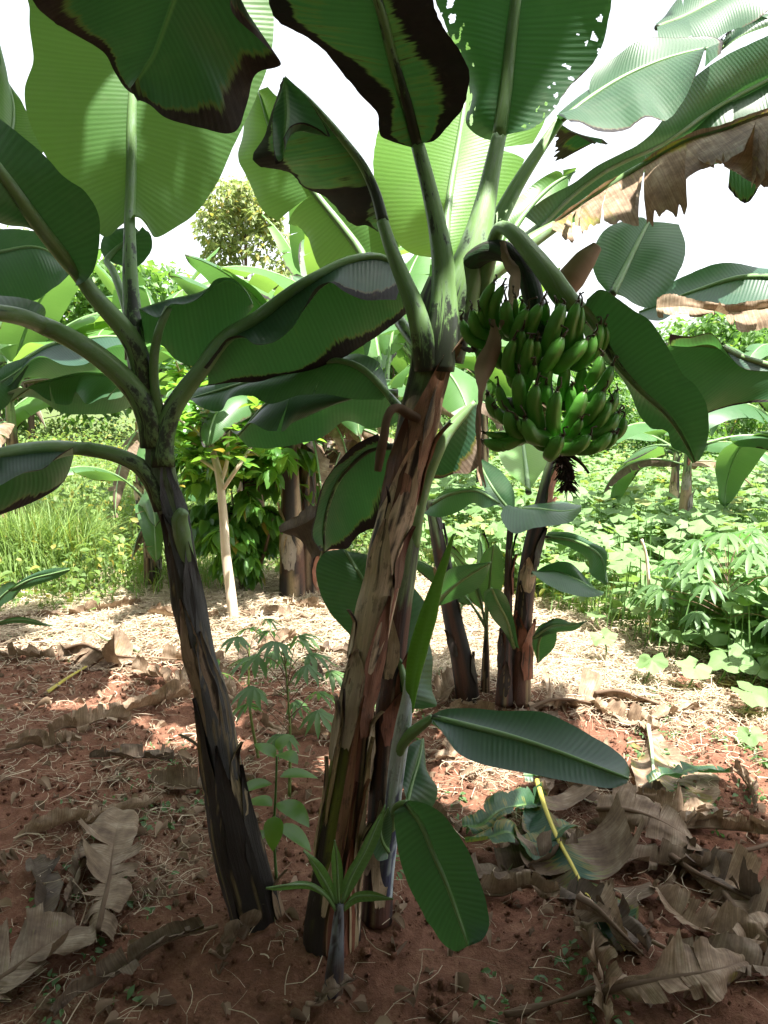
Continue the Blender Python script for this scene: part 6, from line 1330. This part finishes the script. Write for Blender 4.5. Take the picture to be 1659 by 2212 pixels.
    L = [('pale dead leaf lying flat left of the black stem', 200, 1585, .3, .34, .08, .95), ('curled dead leaf touching the foot of the pale debris behind the black stem', 320, 1545, .5, .45, .11, 1.), ('dead leaf scrap close behind the black stem', 390, 1500, 1.4, .35, .09, 1.), ('bleached dead leaf beside the cassava', 520, 1480, -.7, .40, .09, 1.), ('brown dead leaf right of the cassava foot', 500, 1560, .4, .3, .08, .9),
         ('grey dead leaf at the left edge, far mulch', 60, 1420, .2, .4, .09, .8), ('dead leaf on the sunny mulch near the pale trunk', 610, 1395, .9, .40, .09, .9), ('yellowing fallen leaf behind the brown trunk', 710, 1418, .2, .36, .07, .5), ('dry leaf shred in the sunny mulch, left of centre', 420, 1440, .1, .35, .08, 1.), ('dead leaf below the dark stems', 1050, 1540, .1, .35, .09, 1.),
         ('small brown dead leaf under the horizontal green leaf', 990, 1640, .8, .3, .07, .9), ('brown dead leaf scrap near the sucker roots', 960, 1780, -.4, .22, .05, .7), ('torn dead leaf near the tip of the hanging young leaf', 1110, 1930, .3, .25, .05, .8), ('small brown dead leaf before the left stem', 520, 2060, .6, .14, .04, .7), ('brown leaf flake before the tiny sucker', 730, 2185, .2, .12, .035, .6),
         ('shrivelled dead leaf right of the brown pile', 345, 1470, -.4, .36, .09, .9), ('dead leaf half buried in straw at left', 95, 1620, .7, .3, .07, .8), ('dead leaf by the coffee bush', 600, 1340, .2, .5, .1, .8), ('dead leaf under the background stems', 690, 1330, -.3, .55, .1, .9), ('curled dead leaf at the foot of the leaning dark stem', 960, 1500, 1.2, .35, .09, .9),
         ('brown dead leaf lying in the right foreground beside the stalks', 1600, 2010, 1., .35, .09, .9), ('papery dead leaf at the right edge behind the grey one', 1560, 1800, .1, .35, .07, 1.), ('dark brown dead leaf under the big half green leaf', 1120, 1880, .6, .45, .1, .5), ('sunlit dead leaf on the straw at the far right', 1440, 1560, .2, .4, .08, 1.), ('crisp dead leaf in the sunny band at far left', 230, 1330, .1, .5, .1, .9), ('dead leaf in the sunny band behind the black stem', 400, 1340, -.2, .5, .1, 1.)]
    for i, (lab, x, y, yaw, Ln, wd, tn) in enumerate(L): litter_leaf(lab, x, y, yaw, Ln, wd, 830+i, tn)
    for i, (lab, x, y, yaw) in enumerate([('wilted green leaf piece left of the yellow midrib in the right heap', 1115, 1800, .3), ('wilted olive green leaf piece lowest left of the right heap', 1140, 1875, -.2), ('dull green leaf scrap above the yellow midrib', 1240, 1712, .1), ('green streaked leaf piece at the right of the pale midrib', 1510, 1725, .1)]):
        litter_leaf(lab, x, y, yaw, .40, .12, 880+i, .7, dry=(.30, .10), crump=.018, curl=.15, tears=(3, 3), petl=0, h=.07)
    # the heap on the right and the loose heap on the left
    rs = np.random.default_rng(9); shp = ['flat', 'wrinkled', 'twisted', 'split', 'rolled']; tone = [('dark brown', .35), ('grey-brown', .6), ('tan', .95), ('olive brown', .5)]
    S = [('in the right heap near its lower edge', 1330, 1990), ('in the middle of the right heap', 1380, 1880), ('in the right heap behind the crumpled grey leaf', 1450, 1760), ('at the back of the right heap', 1230, 1720),
         ('on the right edge of the heap', 1560, 1900), ('at the bottom right corner', 1620, 2130), ('above the papery corner leaf', 1500, 2010), ('below the torn green and brown leaf', 1500, 1780), ('between the two big right leaves', 1330, 1700), ('at the right edge by the sunny straw', 1630, 1720), ('in the lower right, left of the corner leaf', 1260, 2110), ('close to the hanging young leaf', 1100, 1820),
         ('at the left margin above the broad corner leaf', 40, 1960), ('beside the ribbed leaf on the left', 130, 1920), ('above the ribbed leaf on the left', 190, 1770), ('in the left foreground under the ribbed leaf', 270, 2090), ('in the left middle ground straw', 280, 1660), ('at the foot of the black stem, left side', 440, 1700),
         ('near the pumpkin edge', 1340, 1560), ('in front of the dark stem clump', 1110, 1580), ('in the sunny mulch behind the trunk', 660, 1450), ('in the sunny mulch, far left', 60, 1340), ('below the cassava', 640, 1600), ('in the sunny strip between the stems', 560, 1420)]
    for i, (pl, x, y) in enumerate(S):
        tn, tv = tone[i % 4]; far = y < 1600
        litter_leaf('%s %s dead leaf %s' % (shp[(i*3) % 5], tn, pl), x, y, rs.uniform(0, 6.28), rs.uniform(.28, .46)*(1.1 if far else 1), rs.uniform(.06, .12), 900+i, tv, dry=(.62 if tn == 'olive brown' else .9, .3), crump=rs.uniform(.02, .045), curl=rs.uniform(.1, .5), petl=.15 if i % 2 else 0, h=.02)
M_TIS = mat_tissue('yellow_tissue', (.40, .33, .05), (.55, .47, .10), (.5, .45, .1), .05)
M_TIS2 = mat_tissue('pale_green_tissue', (.30, .42, .22), (.42, .52, .32), (.4, .5, .2), .05)

def added_trees_behind():
    """unseen trees added round the viewpoint to keep sky light off the near plot"""
    T = [(-4.2, -2.5, 6.5, 2.6, 'unseen leafy tree added behind the viewpoint on the left to block sky light'), (0.6, -4.2, 7.0, 3.0, 'unseen leafy tree added straight behind the viewpoint to block sky light'), (4.6, -2.6, 6.5, 2.8, 'unseen leafy tree added behind the viewpoint on the right to block sky light'), (-5.4, 1.4, 5.5, 2.0, 'unseen leafy tree added left of the plot to block sky light')]
    for i, (x, y, h, w, lab) in enumerate(T): tree(lab, x, y, h, w, 680+i, 12000, .28, clumps=34, low=.08)

def added_shade_tree():
    """unseen tree added behind the viewpoint; its crown shaped to shade the near plot"""
    rs = np.random.default_rng(31); x, y = 1.1, -1.7; z = float(gh(x, y)); root = thing('added_shade_tree', 'unseen tall tree added behind the viewpoint, its crown shading the two big plants', 'tree', (x, y, z))
    cs = []; k = (SUN[:2]/SUN[2])
    lit = [((.85, 2.0, 2.1), .50, .26), ((.75, 2.3, 2.4), .42, .26), ((.3, 2.7, 2.2), .50, .30), ((-.75, 2.5, 2.7), .30, .30), ((1.5, 2.7, 2.4), .6, .5), ((1.3, 3.3, 0), .45, .45), ((-1.25, 3.4, 1.6), .5, .3)]
    for cx in np.arange(-1.1, 2.7, .36):
        for cy in np.arange(-.5, 2.7, .36):
            q = np.array([cx+rs.normal(0, .08), cy+rs.normal(0, .08), 4.95+rs.uniform(-.25, .35)])
            if any(math.hypot((q[0]-p[0]-k[0]*(4.95-p[2]))/(a+.2), (q[1]-p[1]-k[1]*(4.95-p[2]))/(b+.2)) < 1 for p, a, b in lit): continue      # gaps shaped so sun reaches chosen leaves and ground
            cs.append(tuple(q))
    mb = MB(); V, Fc, U, _ = tube_data([(x, y, z-.1), (x-.1, y, 2.4), (x-.2, y+.3, 4.2)], lambda t: .20-.08*t, 12, n=20); mb.add(V, Fc, U)
    for c in cs[::5]:
        V, Fc, U, _ = tube_data([(x-.2, y+.3, 4.1), ((x-.2+c[0])/2, (y+.3+c[1])/2, 4.7), c], lambda t: .04*(1-.8*t), 6, n=8); mb.add(V, Fc, U)
    mb.build('trunk', M_BARK2, root)
    crown_cards('crown', cs, [.32]*len(cs), 9500, .16, M_FOL, root, 31, flat=.55)
    print('crown clumps', len(cs))
# ================================================================ BUILD
import time
T0 = time.time()
def step(f):
    t = time.time(); f(); print('%-16s %.1fs' % (f.__name__, time.time()-t))
for f in (build_ground, build_straw, build_weeds, build_field, plant_a, plant_b, plant_c, plant_d, plant_e, right_cluster, mid_leaves, added_shade_plants, background, trees, added_trees_behind, added_shade_tree, coffee_and_jack, small_plants, dead_leaves): step(f)
# ---------------------------------------------------------------- light
sc = bpy.context.scene
w = bpy.data.worlds.new('World'); sc.world = w; w.use_nodes = True; nt = w.node_tree; nt.nodes.clear()
sky = nt.nodes.new('ShaderNodeTexSky'); sky.sky_type = 'NISHITA'; sky.sun_disc = False
el = math.asin(SUN[2]); sky.sun_elevation = el; sky.sun_rotation = math.atan2(SUN[0], SUN[1]); sky.air_density = 1.; sky.dust_density = 3.0; sky.ozone_density = 1.
hs = nt.nodes.new('ShaderNodeHueSaturation'); hs.inputs['Saturation'].default_value = .22; hs.inputs['Value'].default_value = 1.1; nt.links.new(sky.outputs[0], hs.inputs['Color'])
bg = nt.nodes.new('ShaderNodeBackground'); bg.inputs[1].default_value = .115
out = nt.nodes.new('ShaderNodeOutputWorld'); nt.links.new(hs.outputs[0], bg.inputs[0]); nt.links.new(bg.outputs[0], out.inputs[0])
s = bpy.data.lights.new('sun', 'SUN'); s.energy = 5.0; s.angle = R(.53); s.color = (1, .96, .88)
so = bpy.data.objects.new('sun', s); col.objects.link(so); so.rotation_euler = Vector((-SUN[0], -SUN[1], -SUN[2])).to_track_quat('-Z', 'Y').to_euler()
# ---------------------------------------------------------------- camera
c = bpy.data.cameras.new('camera'); c.sensor_fit = 'VERTICAL'; c.sensor_height = 36; c.sensor_width = 27; c.lens = 36*F/2212; c.clip_start = .05; c.clip_end = 3000
co = bpy.data.objects.new('camera', c); col.objects.link(co); co.location = (0, 0, H); co.rotation_euler = (R(90)-PIT, 0, 0); sc.camera = co
sc.view_settings.view_transform = 'Standard'; sc.view_settings.look = 'None'; sc.view_settings.gamma = 1; sc.view_settings.exposure = 1.95
sc.cycles.use_denoising = True; sc.cycles.max_bounces = 8; sc.cycles.transmission_bounces = 6; sc.cycles.transparent_max_bounces = 8
print('total', round(time.time()-T0, 1), 's', len(bpy.data.objects), 'objects', sum(len(m.polygons) for m in bpy.data.meshes), 'faces')
